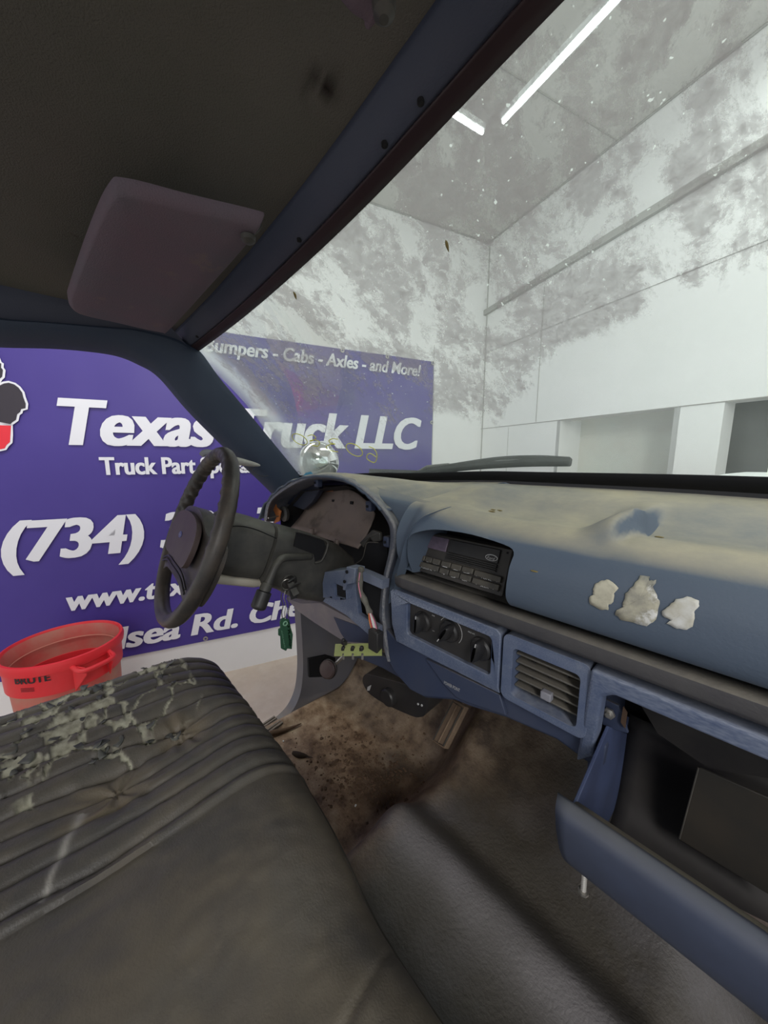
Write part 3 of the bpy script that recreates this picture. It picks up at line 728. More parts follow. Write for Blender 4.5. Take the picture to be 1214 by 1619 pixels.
# kick panel (left side of footwell)
kl = [Q(x, y, X=-.70) for x, y in ((476, 925), (475, 965), (478, 1020), (479, 1060), (475, 1095), (464, 1121), (446, 1141), (424, 1158))]
rows = []
ko = cr(kl, 6)
for t in range(9):
    tt = t / 8; r_ = []
    for p in ko:
        zb = p.z; q = Vector((-.70 + .05 * tt * sm(.95, .74, zb), lerp(p.y, 1.15, tt), lerp(zb, max(zb, .74), tt)))
        q.x += .02 * math.sin(PI * tt) ; r_.append(q)
    rows.append(r_)
rows.insert(0, [p + Vector((-.04, -.004, 0)) for p in ko])
kp = grid('kick_panel', rows, M['kick'], cab); 
rc = [Q(x, y, X=-.678) for x, y in ((488, 1042), (516, 1036), (530, 1040), (530, 1066), (516, 1070), (489, 1071))]
plate('kick_panel_recess', rc, [], .01, M['cavity'], cab, thv=(-1, 0, 0))
# firewall behind the pedals
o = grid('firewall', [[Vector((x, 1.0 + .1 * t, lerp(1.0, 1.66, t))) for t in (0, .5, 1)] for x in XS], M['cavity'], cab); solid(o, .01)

# ================================================================= DASHBOARD
dash = empty('dashboard', (0, .55, 1.3), 'dusty blue plastic dashboard spanning the cab under the windshield', 'dashboard')
# arch outline of the instrument hood, as (X, Z) at Y=.53
ARCH = [(p.x, p.z) for p in (Q(x, y, Y=.53) for x, y in ((428, 792), (439, 779), (452, 768), (469, 758), (490, 752), (511, 750), (530, 751), (548, 754), (567, 762), (584, 775), (600, 789), (612, 802), (623, 815), (630, 828)))]
def archz(x): return interp(ARCH, x) if ARCH[0][0] < x < ARCH[-1][0] else None
# pad: closed section swept along X on the passenger side, radio recess cut out
PADP = [(.90, 1.640), (.80, 1.646), (.72, 1.640), (.64, 1.622), (.58, 1.613), (.53, 1.612), (.490, 1.606), (.462, 1.590), (.450, 1.565), (.449, 1.540), (.453, 1.518), (.462, 1.501), (.476, 1.492), (.50, 1.488)]
def padcol(x):
    out = []
    rise = 1 - sm(.0, .20, x)      # towards the cluster the top swells up to the hood
    sh = .0
    for k, (y, z) in enumerate(PADP):
        w = math.sin(PI * min(1, k / 9)) if k < 9 else 0
        y2, z2 = y, z
        yb = glB(x).y - .005
        if k == 0: y2 = yb + .03; z2 = glB(x).z - .020
        if k == 1: y2 = yb - .02; z2 = glB(x).z - .016
        if k == 2: y2 = min(y2, yb - .05)
        if 1 < k < 7: z2 += .014 * rise * w
        # the two raised dust-covered ramps of the pad
        if 2 < k < 6:
            cx_ = (.335, .334, .322)[k - 3]; z2 += (.018, .034, .018)[k - 3] * (sm(cx_ - (.05, .06, .045)[k - 3], cx_, x) if x < cx_ else 1 - sm(cx_, cx_ + .022, x))
        if k in (3, 4): z2 -= .006 * sm(.05, .15, x)
        if k > 4: y2 += .028 * (1 - sm(-.014, .035, x)) * (1 if k < 12 else .3)
        out.append(Vector((x, y2, z2)))
    return out
pxs = [-.032, -.023] + [-.014 + .009 * i for i in range(30)] + [.256 + .0055 * i for i in range(24)] + [lerp(.39, .95, i / 28) for i in range(29)]
rows = []
for x in pxs:
    c = cr(padcol(x), 4); back = [Vector((x, .62, 1.488)), Vector((x, .80, 1.49)), Vector((x, c[0].y, 1.5))]
    rows.append(c + back)
pad = grid('dash_pad', rows, M['dash'], dash, closed_v=True, caps=True)
def prism(pts, y0, y1):
    bm = bmesh.new(); A = [bm.verts.new((x, y0, z)) for x, z in pts]; B = [bm.verts.new((x, y1, z)) for x, z in pts]
    bm.faces.new(A); bm.faces.new(B[::-1])
    for i in range(len(pts)): bm.faces.new((A[i], A[(i + 1) % len(pts)], B[(i + 1) % len(pts)], B[i]))
    return fin('cutter', bm, None, None, 0)
rec = cr([Vector((p.x, p.z, 0)) for p in (Q(x, y, Y=.47) for x, y in ((646, 912), (649, 888), (652, 862), (659, 844), (680, 837), (704, 837), (748, 844), (802, 859), (820, 870), (817, 890), (807, 940)))], 3)
rec = [(p.x, p.y) for p in rec] + [(.226, 1.40), (-.002, 1.40)]
cut(pad, [prism(rec, .30, .575)])
# hood top over the cluster (driver's side)
def zedge(x):
    a = archz(x)
    return a if a is not None else None
rows = []
hx = [lerp(-.79, -.02, i / 62) for i in range(63)]
for x in hx:
    gb = glB(x); z1 = sinterp([(-.80, 1.49)] + [(a, b) for a, b in ARCH] + [(-.03, 1.50)], x) if x > -.80 else 1.5
    if x > -.12: z1 = 1.602 - .03 * sm(-.06, -.02, x)
    y1 = .53 - .02 + .05 * sm(-.12, -.07, x)
    pts = [Vector((x, gb.y + .02, gb.z - .018)), Vector((x, gb.y - .03, gb.z - .014)),
           Vector((x, lerp(gb.y, y1, .45), lerp(gb.z - .01, z1 + .004, .5))), Vector((x, y1 + .06, z1 + .004)), Vector((x, y1 + .02, z1 + .003)), Vector((x, y1, z1 - .002))]
    rows.append(cr(pts, 4))
o = grid('hood_top', rows, M['dash'], dash); solid(o, .006, -1)
DPB = bvh_of(pad)
ck_a = cr([Q(x, y, Y=yy) for x, y, yy in ((578, 765, .56), (600, 786, .535), (614, 800, .53), (626, 817, .527), (633, 832, .525), (635, 852, .525), (629, 880, .525), (618, 917, .525), (614, 955, .525))], 6)
ck_b = cr([Q(x, y, Y=yy) for x, y, yy in ((712, 801, .52), (702, 804, .502), (688, 809, .485), (669, 817, .468), (652, 832, .458), (640, 857, .456), (633, 885, .460), (627, 908, .475), (622, 935, .50))], 6)
ck = grid('hood_cheek', [[lerp(a, b, t) + Vector((0, .010 * math.sin(PI * t), -.004 * math.sin(PI * t))) for a, b in zip(ck_a, ck_b)] for t in [k / 10 for k in range(11)]] + [[p + Vector((.004, .02, -.006)) for p in ck_b]], M['dash'], dash)

# instrument bezel: rim + face flange, and the lower bracketed frame
IN = [(425, 825), (430, 800), (446, 781.5), (481, 763), (511, 757), (548, 763), (575, 779), (596, 800), (612, 823), (617, 841), (616, 869), (607.5, 911), (600.6, 957), (600.6, 998), (608, 1025), (616, 1044)]
OUT = [(419, 822), (424, 794), (439, 778), (474, 756), (511, 749.5), (552, 755), (585, 775), (612, 801), (631, 828), (635, 851), (629, 876), (617, 915), (613, 959), (617, 990), (618, 1020), (618, 1046)]
def yb(x, z): return .53
ci = cr([Q(x, y, Y=.545 - .02 * sm(950, 1040, y)) for x, y in IN], 6); co = cr([Q(x, y, Y=.535) for x, y in OUT], 6); cm = cr([Q((a[0] + b[0]) / 2, (a[1] + b[1]) / 2, Y=.512) for a, b in zip(IN, OUT)], 6)
cb = [p + Vector((0, .09, 0)) for p in ci]; cbo = [p + Vector((0, .05, -.003)) for p in co]
o = grid('cluster_rim', [cb, ci, [(a + b) / 2 + Vector((0, -.006, 0)) for a, b in zip(ci, cm)], cm, [(a + b) / 2 + Vector((0, -.008, 0)) for a, b in zip(co, cm)], co, cbo], M['hoodrim'], dash); subd(o); solid(o, .003, -1)
# screw lugs of the rim
for x, y in ((503, 763), (586, 800), (440, 784), (614, 856)):
    p = Q(x, y, Y=.552); lug = boxobj('screw_lug', p, (.020, .02, .026), M['bluedark'], dash, .004)
    bm = bmesh.new(); lathe(bm, [(.0035, 0), (.0035, .002)], frame(p + Vector((0, -.011, 0)), (1, 0, 0), (0, 0, 1)), 12); fin('lug_hole', bm, M['cavity'], lug)
# dark inner cavity behind everything
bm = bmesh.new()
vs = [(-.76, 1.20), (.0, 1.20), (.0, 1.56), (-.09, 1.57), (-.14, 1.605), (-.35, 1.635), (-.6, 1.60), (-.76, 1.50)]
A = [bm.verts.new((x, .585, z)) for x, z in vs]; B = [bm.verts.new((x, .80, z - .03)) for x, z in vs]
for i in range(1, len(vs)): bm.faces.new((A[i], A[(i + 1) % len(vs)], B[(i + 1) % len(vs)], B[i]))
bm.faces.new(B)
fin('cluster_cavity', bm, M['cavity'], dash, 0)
# inner blue shroud at upper left
sh = [Q(x, y, Y=.60) for x, y in ((446, 787), (470, 770), (500, 763), (505, 775), (492, 795), (480, 806), (455, 797), (441, 796))]
plate('inner_shroud', sh, [], .02, mat('navy_inner', (.014, .019, .038), .6), dash, .003)
# duct panel
top_ = cr([Q(x, y, Y=.66) for x, y in ((500, 775), (530, 772), (558, 776), (580, 792), (594, 812))], 5)
midr = cr([Q(x, y, Y=.655) for x, y in ((490, 800), (525, 800), (552, 806), (575, 818), (592, 826))], 5)
botr = cr([Q(x, y, Y=.60) for x, y in ((466, 829), (500, 838), (530, 848), (556, 855), (573, 860))], 5)
lipr = [p + Vector((0, -.015, -.012)) for p in botr]
dp = grid('duct_panel', [[lerp(lerp(a, b, t), lerp(b, c, t), t) for a, b, c in zip(top_, midr, botr)] for t in [k / 10 for k in range(11)]] + [lipr], M['duct'], dash); solid(dp, .004)
for x, y in ((527, 792), (556, 795)): boxobj('duct_slot', Q(x, y, Y=.648), (.013, .004, .009), M['cavity'], dash, 0)
plate('orange_tape', [Q(x, y, Y=.645) for x, y in ((502, 772), (525, 771), (526, 777), (503, 778))], [], .002, M['copper'], dash)
for x, y in ((493, 842), (532, 860)): boxobj('metal_clip', Q(x, y, Y=.575), (.016, .012, .028), M['duct'], dash, .004)
plate('bracket_tab', [Q(x, y, Y=.59) for x, y in ((588, 838), (600, 842), (601, 855), (590, 858), (584, 850), (574, 866), (568, 858))], [], .01, M['blk2'], dash, .002)
# right inner wall of the cluster opening (dark blue)
plate('inner_side_panel', [Q(x, y, Y=.58) for x, y in ((580, 858), (612, 858), (612, 880), (606, 914), (560, 896), (572, 884), (578, 866))], [], .004, M['cavity'], dash)
tubeobj('inner_panel_edge', cr([Q(x, y, Y=.576) for x, y in ((598, 858), (581, 858), (577, 868), (572, 884), (556, 895))], 4), .0012, M['slat'], dash, 6)
# light switch parts at far left
hs = empty('headlight_switch', Q(446, 812, Y=.56), 'bare headlight switch with copper coloured bracket at the left end of the dashboard', 'switch')
bm = bmesh.new(); lathe(bm, [(.026, 0), (.028, .01), (.020, .014), (.012, .014), (.012, 0)], frame(Q(452, 812, Y=.575), (1, 0, 0), (0, 0, 1)), 24, False); fin('switch_ring', bm, M['blk2'], hs)
tubeobj('switch_shaft', [Q(424, 819, Y=.50), Q(440, 816, Y=.545)], .0025, M['steel'], hs); boxobj('switch_body', Q(443, 812, Y=.58), (.03, .03, .03), M['steel'], hs, .004)
plate('switch_bracket', [Q(x, y, Y=.55) for x, y in ((428, 800), (434, 792), (437, 802), (444, 808), (441, 824), (432, 828), (437, 818), (433, 808))], [], .003, M['copper'], hs)

# lower frame plate on driver side
g4 = lambda x, y: (400 + x * .2306, 740 + y * .2306)
lf = empty('column_bracket', Q(555, 930, Y=.5), 'chalky blue plastic bracket frame below the open instrument hole', 'bracket')
blk = plate('bracket_block', [Q(*g4(x, y), Y=.475) for x, y in ((492, 712), (630, 700), (640, 830), (640, 900), (560, 905), (520, 885), (480, 890), (476, 790))], [[Q(*g4(x, y), Y=.475) for x, y in ((556, 788), (632, 820), (634, 898), (562, 878))]], .05, M['blue'], lf, .002, thv=(0, 1, 0))
plate('bracket_hole', [Q(*g4(x, y), Y=.482) for x, y in ((556, 788), (632, 820), (634, 898), (562, 878))], [], .004, M['cavity'], lf, thv=(0, 1, 0))
plate('bracket_post', [Q(*g4(x, y), Y=.468) for x, y in ((640, 676), (700, 690), (690, 790), (640, 800), (628, 840), (612, 836), (620, 760))], [], .03, M['blue'], lf, .002, thv=(0, 1, 0))
plate('bracket_panel', [Q(*g4(x, y), Y=.49) for x, y in ((640, 790), (702, 760), (706, 860), (722, 1000), (800, 1050), (862, 1090), (862, 1140), (800, 1150), (640, 1010), (480, 915), (478, 860), (600, 905))], [], .012, M['blue'], lf, .002, thv=(0, 1, 0))
plate('bracket_arm', [Q(*g4(x, y), Y=.495) for x, y in ((700, 690), (760, 712), (890, 770), (885, 830), (760, 776), (700, 750))], [], .02, M['blue'], lf, .002, thv=(0, 1, 0))
for x, y in ((646, 712), (630, 778)):
    bm = bmesh.new(); lathe(bm, [(.004, 0), (.004, .003)], frame(Q(*g4(x, y), Y=.466), (1, 0, 0), (0, 0, 1)), 12); fin('screw_hole', bm, M['cavity'], lf)
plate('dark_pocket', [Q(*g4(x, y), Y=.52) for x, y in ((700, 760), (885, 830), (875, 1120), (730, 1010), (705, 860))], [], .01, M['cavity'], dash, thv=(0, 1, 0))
# knee trim (grey-lilac curved cover) and dark blue triangle
kn = plate('knee_trim', [Q(*g4(x, y), Y=.515) for x, y in ((225, 895), (330, 930), (462, 925), (620, 1010), (800, 1110), (870, 1130), (810, 1210), (640, 1200), (560, 1150), (420, 1060), (320, 990))], [], .02, M['knee'], dash, .004, thv=(0, 1, .3))
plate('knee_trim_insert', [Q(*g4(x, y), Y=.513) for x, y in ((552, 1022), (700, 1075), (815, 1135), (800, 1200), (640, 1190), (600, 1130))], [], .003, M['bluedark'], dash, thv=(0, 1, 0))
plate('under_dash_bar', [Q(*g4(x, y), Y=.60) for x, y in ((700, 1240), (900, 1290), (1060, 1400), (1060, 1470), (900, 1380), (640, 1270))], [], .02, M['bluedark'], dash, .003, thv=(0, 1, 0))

# centre stack strip
def SX(x0, z0, x1, z1): pass
rows = []
for i in range(41):
    x = lerp(-.038, .95, i / 40)
    rows.append([Vector((x, .545, 1.470)), Vector((x, .495, 1.477)), Vector((x, .484, 1.477)), Vector((x, .478, 1.473)), Vector((x, .480, 1.456)), Vector((x, .486, 1.448)), Vector((x, .51, 1.447))])
st = grid('accent_strip', rows, M['strip'], dash, caps=False); solid(st, .003)
rows = [[Vector((x, .60, 1.477)), Vector((x, .50, 1.4735))] for x in (-.03, .95)]
grid('strip_shelf', rows, M['strip'], dash)
# HVAC + vent bezels (rounded frames)
def Yf(x, z): return .50
def fr3(x, z): return Vector((x, Yf(x, z), z))
def bezel(name, x0, x1, z0, z1, hx0, hx1, hz0, hz1, r=.012, parent=dash, lower=None):
    outer = rrect(x0, x1, z0, z1, r, 5, fr3) if lower is None else lower
    o = plate(name, outer, [rrect(hx0, hx1, hz0, hz1, .008, 5, fr3)], .035, M['blue'], parent, .004, thv=(0, 1, 0)); o.modifiers['b'].segments = 3
    return o
lowL = [fr3(*p) for p in [(.188, 1.425), (.180, 1.432), (-.065, 1.432), (-.074, 1.424)]] + [Q(x, y, Y=.5) for x, y in ((618, 960), (619, 985), (626, 1014))] + [Q(x, y, Y=.505) for x, y in ((790, 1097),)] + [fr3(.188, 1.330)]
bezel('climate_bezel', -.07, .188, 1.322, 1.432, -.022, .172, 1.344, 1.414, lower=lowL)
ventb = bezel('vent_bezel', .193, .322, 1.318, 1.432, .210, .309, 1.330, 1.412)
# lower skirt
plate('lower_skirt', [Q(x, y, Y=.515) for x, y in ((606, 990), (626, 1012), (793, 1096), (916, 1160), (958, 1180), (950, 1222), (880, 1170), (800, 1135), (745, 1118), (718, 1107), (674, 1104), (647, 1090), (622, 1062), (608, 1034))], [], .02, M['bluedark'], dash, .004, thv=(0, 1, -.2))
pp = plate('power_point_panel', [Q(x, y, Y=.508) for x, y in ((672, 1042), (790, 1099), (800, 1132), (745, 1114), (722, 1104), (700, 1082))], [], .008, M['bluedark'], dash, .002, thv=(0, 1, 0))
tl, tr_, bl_ = Q(702, 1076, Y=.506), Q(727, 1089, Y=.506), Q(700, 1082, Y=.506)
textmesh('power_point_lettering', 'POWER POINT', lambda x, z, d: tl + (tr_ - tl) * x + Vector((0, 0, 1)) * (z - 1) * .007, M['mark'], pp, 0, 1, 0, 1)

# right of the vent: opening bars around the glove box
bars = plate('glove_opening_frame', [Vector((.322, .493, 1.432)), Vector((.95, .493, 1.432)), Vector((.95, .493, 1.408)), Vector((.352, .493, 1.408)), Vector((.337, .498, 1.395)), Vector((.333, .50, 1.30)), Vector((.31, .51, 1.27)), Vector((.315, .50, 1.33))], [], .03, M['blue'], dash, .005, thv=(0, 1, 0))
bars.modifiers['b'].segments = 3
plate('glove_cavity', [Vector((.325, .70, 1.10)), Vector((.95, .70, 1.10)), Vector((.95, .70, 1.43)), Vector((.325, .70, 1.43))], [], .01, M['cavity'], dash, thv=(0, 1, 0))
plate('glove_cavity_side', [Vector((.327, .52, 1.26)), Vector((.327, .70, 1.20)), Vector((.327, .70, 1.43)), Vector((.327, .52, 1.43))], [], .004, M['bluedark'], dash, thv=(-1, 0, 0))
plate('metal_brace', [Q(x, y, Y=.62) for x, y in ((1010, 1110), (1214, 1195), (1214, 1230), (1120, 1215), (1040, 1160))], [], .004, M['glovein'], dash)
hb = plate('hinge_bracket', [Q(x, y, Y=.55) for x, y in ((952, 1104), (978, 1116), (993, 1160), (975, 1155), (952, 1146))], [], .006, M['bluedark'], dash, .001)
bm = bmesh.new(); lathe(bm, [(.008, 0), (.008, .004), (.004, .005), (.004, .008)], frame(Q(963, 1127, Y=.545), (1, 0, 0), (0, 0, 1)), 6); fin('hinge_screw', bm, M['steel'], dash)
plate('rusty_clip', [Q(x, y, Y=.545) for x, y in ((985, 1118), (991, 1128), (988, 1152), (981, 1142))], [], .003, mat('rust', (.07, .04, .025), .8), dash)

# glove box (dropped open)
gb = empty('glove_box', (.55, .45, 1.2), 'dropped-open blue glove box hanging below the passenger side of the dashboard', 'glove box')
LIP = Vector((0, .369, 1.325))
gp = [(.3785, 1.328), (.369, 1.325), (.371, 1.295), (.382, 1.262), (.405, 1.232), (.436, 1.207)]
rows = []
for i in range(40):
    x = .331 + .6 * i / 39; e = 1 - sm(.331, .352, x)
    rr = []
    for k, (y, z) in enumerate(gp):
        f_ = (k / 5) ** 1.0
        rr.append(Vector((x + .018 * e * f_, y + (.5 - .5 * (1 - e)) * 0, z)))
    rows.append(rr)
gd = grid('glove_door', [cr(r_, 3) for r_ in rows], M['glove'], gb); solid(gd, .006, 1)
side = plate('bin_side', [Q(x, y, X=.342) for x, y in ((963, 1149), (991, 1160), (1003, 1166))] + [Vector((.342, .66, 1.28)), Vector((.342, .66, 1.12)), Vector((.342, .56, 1.13))] + [Q(903, 1291, X=.342)], [], .004, M['gloveblue'], gb, .001, thv=(-1, 0, 0))
# floor of the bin: shelf just inside the lip, then drops
rows = []
for i in range(30):
    x = .342 + .6 * i / 29
    rows.append(cr([Vector((x, .374, 1.322)), Vector((x, .395, 1.314)), Vector((x, .418, 1.300)), Vector((x, .440, 1.27)), Vector((x, .48, 1.18)), Vector((x, .53, 1.125)), Vector((x, .60, 1.115)), Vector((x, .64, 1.14)), Vector((x, .655, 1.20)), Vector((x, .66, 1.285))], 4))
bn = grid('bin_tray', rows, M['glovein'], gb); 
bn.data.materials.append(mat('dusty_ledge', (.17, .155, .12), .7, (.10, .08, .06), 9, .9)); bn.data.set_sharp_from_angle(angle=1.0)
for p_ in bn.data.polygons:
    if p_.center.y < .428: p_.material_index = 1
solid(bn, .003, 1)
tubeobj('bin_seam', [Q(1104, 1214, Y=.60), Q(1089, 1270, Y=.60), Q(1074, 1326, Y=.60)], .0010, M['slat'], gb, 6)
plate('bin_back_panel', [Q(1105, 1214, Y=.602), Q(1230, 1268, Y=.602), Q(1240, 1430, Y=.602), Q(1074, 1328, Y=.602)], [], .004, mat('bin_back', (.035, .034, .032), .6, (.06, .05, .04), 10, .8), gb, .001)
plate('latch_plate', [Q(x, y, Z=1.285) for x, y in ((1165, 1434), (1230, 1466), (1230, 1500), (1160, 1455))], [], .004, M['duct'], gb, .001)
sc = empty('hanging_screw', Q(922, 1395, Y=.45), 'short pale screw hanging below the glove box', 'screw')
bm = bmesh.new(); A_, B_ = Q(924, 1383, Y=.45), Q(922, 1408, Y=.45)
tube(bm, [A_.lerp(B_, k / 16) for k in range(17)], lambda t: .0028 + .0009 * (round(t * 16) % 2), 8); fin('screw_shank', bm, M['steel'], sc)
bm = bmesh.new(); tube(bm, [B_, B_ + (B_ - A_) * .12], .0065, 8); fin('screw_head', bm, M['steel'], sc)

# sticker residue
def resid(pts, m, lab):
    c = [hit(DPB, *p, .0012) for p in pts]; cc = Vector((sum(p[0] for p in pts), sum(p[1] for p in pts))) / len(pts)
    bm = bmesh.new(); rings = []
    for s_ in (0.02, .25, .5, .75, 1):
        rings.append([bm.verts.new(hit(DPB, cc.x + (p[0] - cc.x) * s_, cc.y + (p[1] - cc.y) * s_, .0012)) for p in pts])
    for a, b in zip(rings, rings[1:]):
        for k in range(len(pts)): bm.faces.new((a[k], a[(k + 1) % len(pts)], b[(k + 1) % len(pts)], b[k]))
    bm.faces.new(rings[0])
    o = fin('sticker_residue', bm, m); solid(o, .0006, 0)
    tag(o, lab, 'sticker residue', 'sticker scraps on the passenger dash pad')
z7 = lambda L_: [(820 + x * .3246, 740 + y * .3246) for x, y in L_]
def jag(L_, k=2.2):
    out = []
    for i, (a, b) in enumerate(zip(L_, L_[1:] + L_[:1])):
        for t in (0, .33, .66): out.append((lerp(a[0], b[0], t) + (random.random() - .5) * k * (t > 0), lerp(a[1], b[1], t) + (random.random() - .5) * k * (t > 0)))
    return out
resid(jag(z7([(380, 560), (405, 548), (440, 545), (487, 585), (465, 610), (462, 650), (440, 662), (438, 690), (400, 688), (350, 662), (345, 630), (365, 615), (362, 590)])), M['residue2'], 'cream torn sticker scrap on the dash pad, leftmost of three')
resid(jag(z7([(592, 524), (640, 530), (636, 552), (670, 545), (668, 562), (652, 566), (675, 620), (688, 660), (670, 735), (625, 768), (560, 750), (500, 738), (472, 715), (478, 690), (508, 680), (520, 610), (560, 575)])), M['residue'], 'large grey worn sticker scrap on the dash pad, middle of three')
resid(jag(z7([(765, 638), (820, 625), (878, 645), (880, 672), (855, 700), (858, 730), (848, 770), (820, 785), (770, 780), (720, 755), (745, 740), (700, 715), (698, 695), (735, 670)])), M['residue3'], 'white and cream sticker scrap on the dash pad, rightmost of three')
# debris on pad top
for k, (x, y, l_) in enumerate(((782, 808, 'crumbly leaf bits on the dash top above the radio'), (845, 903, 'small brown smear on the dash pad right of the radio'), (1042, 850, 'small brown fleck at the foot of the dash ramp'))):
    p = hit(DPB, x, y, .001)
    if p:
        bm = bmesh.new()
        for j in range(5 if k == 0 else 1):
            q = hit(DPB, x + (random.random() - .5) * 20 * (k == 0), y + (random.random() - .5) * 4 * (k == 0), .001)
            if q: bmesh.ops.create_icosphere(bm, subdivisions=1, radius=1, matrix=Matrix.Translation(q) @ Matrix.Diagonal((.006, .002, .0012, 1)))
        tag(fin('debris_crumbs', bm, M['leaf']), l_, 'debris')

# ---------------------------------------------------------------- radio
rad = empty('car_radio', Q(732, 890, Y=.55), 'black cassette-era car radio with two rows of buttons set in the dashboard', 'radio')
RX0, RX1, RZ0, RZ1 = -.0085, .1865, 1.490, 1.562
RN = Vector((0, -.07, -.03)).normalized()          # the face leans back
RMX = Matrix(((1, 0, 0), (0, -RN.y, -.03 / math.hypot(.07, .03) * -1), (0, RN.z, .07 / math.hypot(.07, .03)))).to_4x4()
def rp(u, v, d=0): return Vector((lerp(RX0, RX1, u), lerp(.530, .500, v), lerp(RZ1, RZ0, v))) + RN * d
plate('faceplate', [rp(0.0, 0), rp(1, 0), rp(1.0, 1), rp(0, 1)], [], .02, M['blk'], rad, .002, thv=(0, 1, 0))
# recess back wall
plate('radio_recess_back', [Vector((-.05, .572, 1.455)), Vector((.225, .572, 1.455)), Vector((.225, .572, 1.592)), Vector((-.05, .572, 1.592))], [], .004, M['cavity'], dash, thv=(0, 1, 0))
def rbox(name, u0, u1, v0, v1, d, m, b=.0012, parent=rad, label=None):
    a, c = rp(u0, v0), rp(u1, v1); o = boxobj(name, 0, (abs(c.x - a.x), (c - a - Vector((c.x - a.x, 0, 0))).length, d), m, parent, b, M=frame((a + c) / 2 + RN * (d / 2), (1, 0, 0), (0, -RN.z, RN.y) if False else (0, .03, .07)))
    if label: o['label'] = label
    return o
rbox('display', .09, .35, .03, .36, .004, M['lcd'], label='faint violet display')
rbox('cassette_door', .37, .90, .03, .34, .005, M['knob'])
for k in range(4): rbox('cassette_rib', .37, .90, .36 + .043 * k, .385 + .043 * k, .006, M['knob'], .0005)
for v in (.08, .9):
    for u in (.06, .955): rbox('mounting_hole', u - .008, u + .008, v - .02, v + .02, .001, M['cavity'], 0)
def rlab(btn, body, u0, u1, v, h=.006):
    a = rp(u0, v, .0095); b = rp(u1, v, .0095)
    textmesh('button_print', body, lambda x, z, d: Vector((x, a.y + (z - a.z) * .03 / .07, z)), M['mark'], btn, a.x, b.x, a.z - h / 2, h)
row1 = [(.06, .14, 'AM'), (.15, .23, 'SCAN'), (.24, .33, 'FM'), (.35, .455, '1'), (.465, .575, '2'), (.585, .70, '3')]
for a, b, t in row1:
    o = rbox('button', a, b, .56, .69, .008, M['key']); rlab(o, t, a + .025, b - .025, .62, .0035)
o = rbox('button', .715, .97, .57, .70, .008, M['key']); rlab(o, '-   TUNE   +', .74, .95, .63, .0045)
o = rbox('button', .05, .335, .72, .85, .008, M['key']); rlab(o, '<  VOLUME  >', .08, .31, .785, .0045)
for a, b, t in ((.35, .455, '4'), (.465, .575, '5'), (.585, .70, 'CLK')):
    o = rbox('button', a, b, .73, .86, .008, M['key']); rlab(o, t, a + .03, b - .03, .79, .0045)
o = rbox('button', .715, .97, .74, .87, .008, M['key']); rlab(o, '<   SEEK   >', .75, .94, .80, .0045)
lg = rp(.835, .215, .0052)
bm = bmesh.new(); lathe(bm, [(1, 0), (1, .0008)], frame(lg, (1, 0, 0), (0, .03, .07)) @ Matrix.Diagonal((.0115, .0055, 1, 1)), 24); bd = fin('badge', bm, M['mark'], rad)
bm = bmesh.new(); lathe(bm, [(1, 0), (1, .0008)], frame(lg + RN * .0005, (1, 0, 0), (0, .03, .07)) @ Matrix.Diagonal((.0102, .0044, 1, 1)), 24); fin('badge_field', bm, M['knob'], bd)
textmesh('badge_script', 'Ford', lambda x, z, d: Vector((x, lg.y - .002 + (z - lg.z) * .03 / .07, z)), M['mark'], bd, lg.x - .0075, lg.x + .0075, lg.z - .0025, .005, .3)

# ---------------------------------------------------------------- climate controls
cc = empty('climate_control_panel', Vector((.075, .50, 1.38)), 'black climate control panel with three rotary knobs below the radio', 'climate control')
def cy(z): return .509
def cp(x, z, d=0): return Vector((x, cy(z) - d, z))
plate('panel_face', [cp(-.03, 1.338), cp(.178, 1.338), cp(.178, 1.42), cp(-.03, 1.42)], [], .01, M['blk'], cc, .001, thv=(0, 1, 0))
def knob(px, py, rot, big):
    c = Q(px, py, Y=.485); c = cp(c.x, c.z, 0); R_ = .021
    k = fin('control_knob', lathe(bmesh.new(), [(R_, 0), (R_ * .97, .006), (R_ * .85, .008), (R_ * .80, .009)], frame(c, (1, 0, 0), (0, 0, 1)), 36), M['knob'], cc)
    a = math.radians(rot); d_ = Vector((math.sin(a), 0, math.cos(a))); e_ = Vector((math.cos(a), 0, -math.sin(a))); r_ = []
    rows = []
    for h, wl, ww in ((.004, 1.0, .52), (.018, .98, .42), (.024, .92, .30), (.026, .85, .15)):
        rows.append([c + Vector((0, -h, 0)) + d_ * (R_ * wl * math.cos(t)) + e_ * (R_ * ww * math.sin(t)) for t in [2 * PI * j / 28 for j in range(28)]])
    g = grid('grip', rows, M['knob'], k, closed_v=True, smooth=50)
    cp_ = fin('grip_cap', lathe(bmesh.new(), [(.001, 0), (1, 0)], Matrix.Identity(4), 3, False), M['knob'], k); bpy.data.objects.remove(cp_)
    tipp = c + d_ * (R_ * .75) + Vector((0, -.0255, 0))
    boxobj('pointer_mark', tipp, (.0016, .002, .006), M['mark'], k, 0, M=Matrix.Translation(tipp) @ Matrix.Rotation(a, 4, 'Y'))
knob(657, 988, 5, 0); knob(699, 1004, 212, 0); knob(749, 1033, 12, 0)
c2 = Q(701, 1003, Y=.487); c2 = cp(c2.x, c2.z, .0008)
tubeobj('dial_arc', [c2 + Vector((math.cos(t) * .026, .0, math.sin(t) * .026)) for t in [math.radians(lerp(-40, 150, j / 20)) for j in range(21)]], .0005, M['mark'], cc, 5)
for b_, px, py, w_ in (('VENT', 735, 998, .012), ('FLR', 752, 1003, .009), ('MAX A/C', 729, 1006, .014), ('DEF', 763, 1011, .010), ('HI', 672, 979, .006), ('*', 672, 1004, .006), ('LO', 766, 1040, .006)):
    p = Q(px, py, Y=.487); textmesh('dial_print', b_, lambda x, z, d: Vector((x, cy(z) - .0008, z)), M['mark'], cc, p.x, p.x + w_, p.z, .0032)

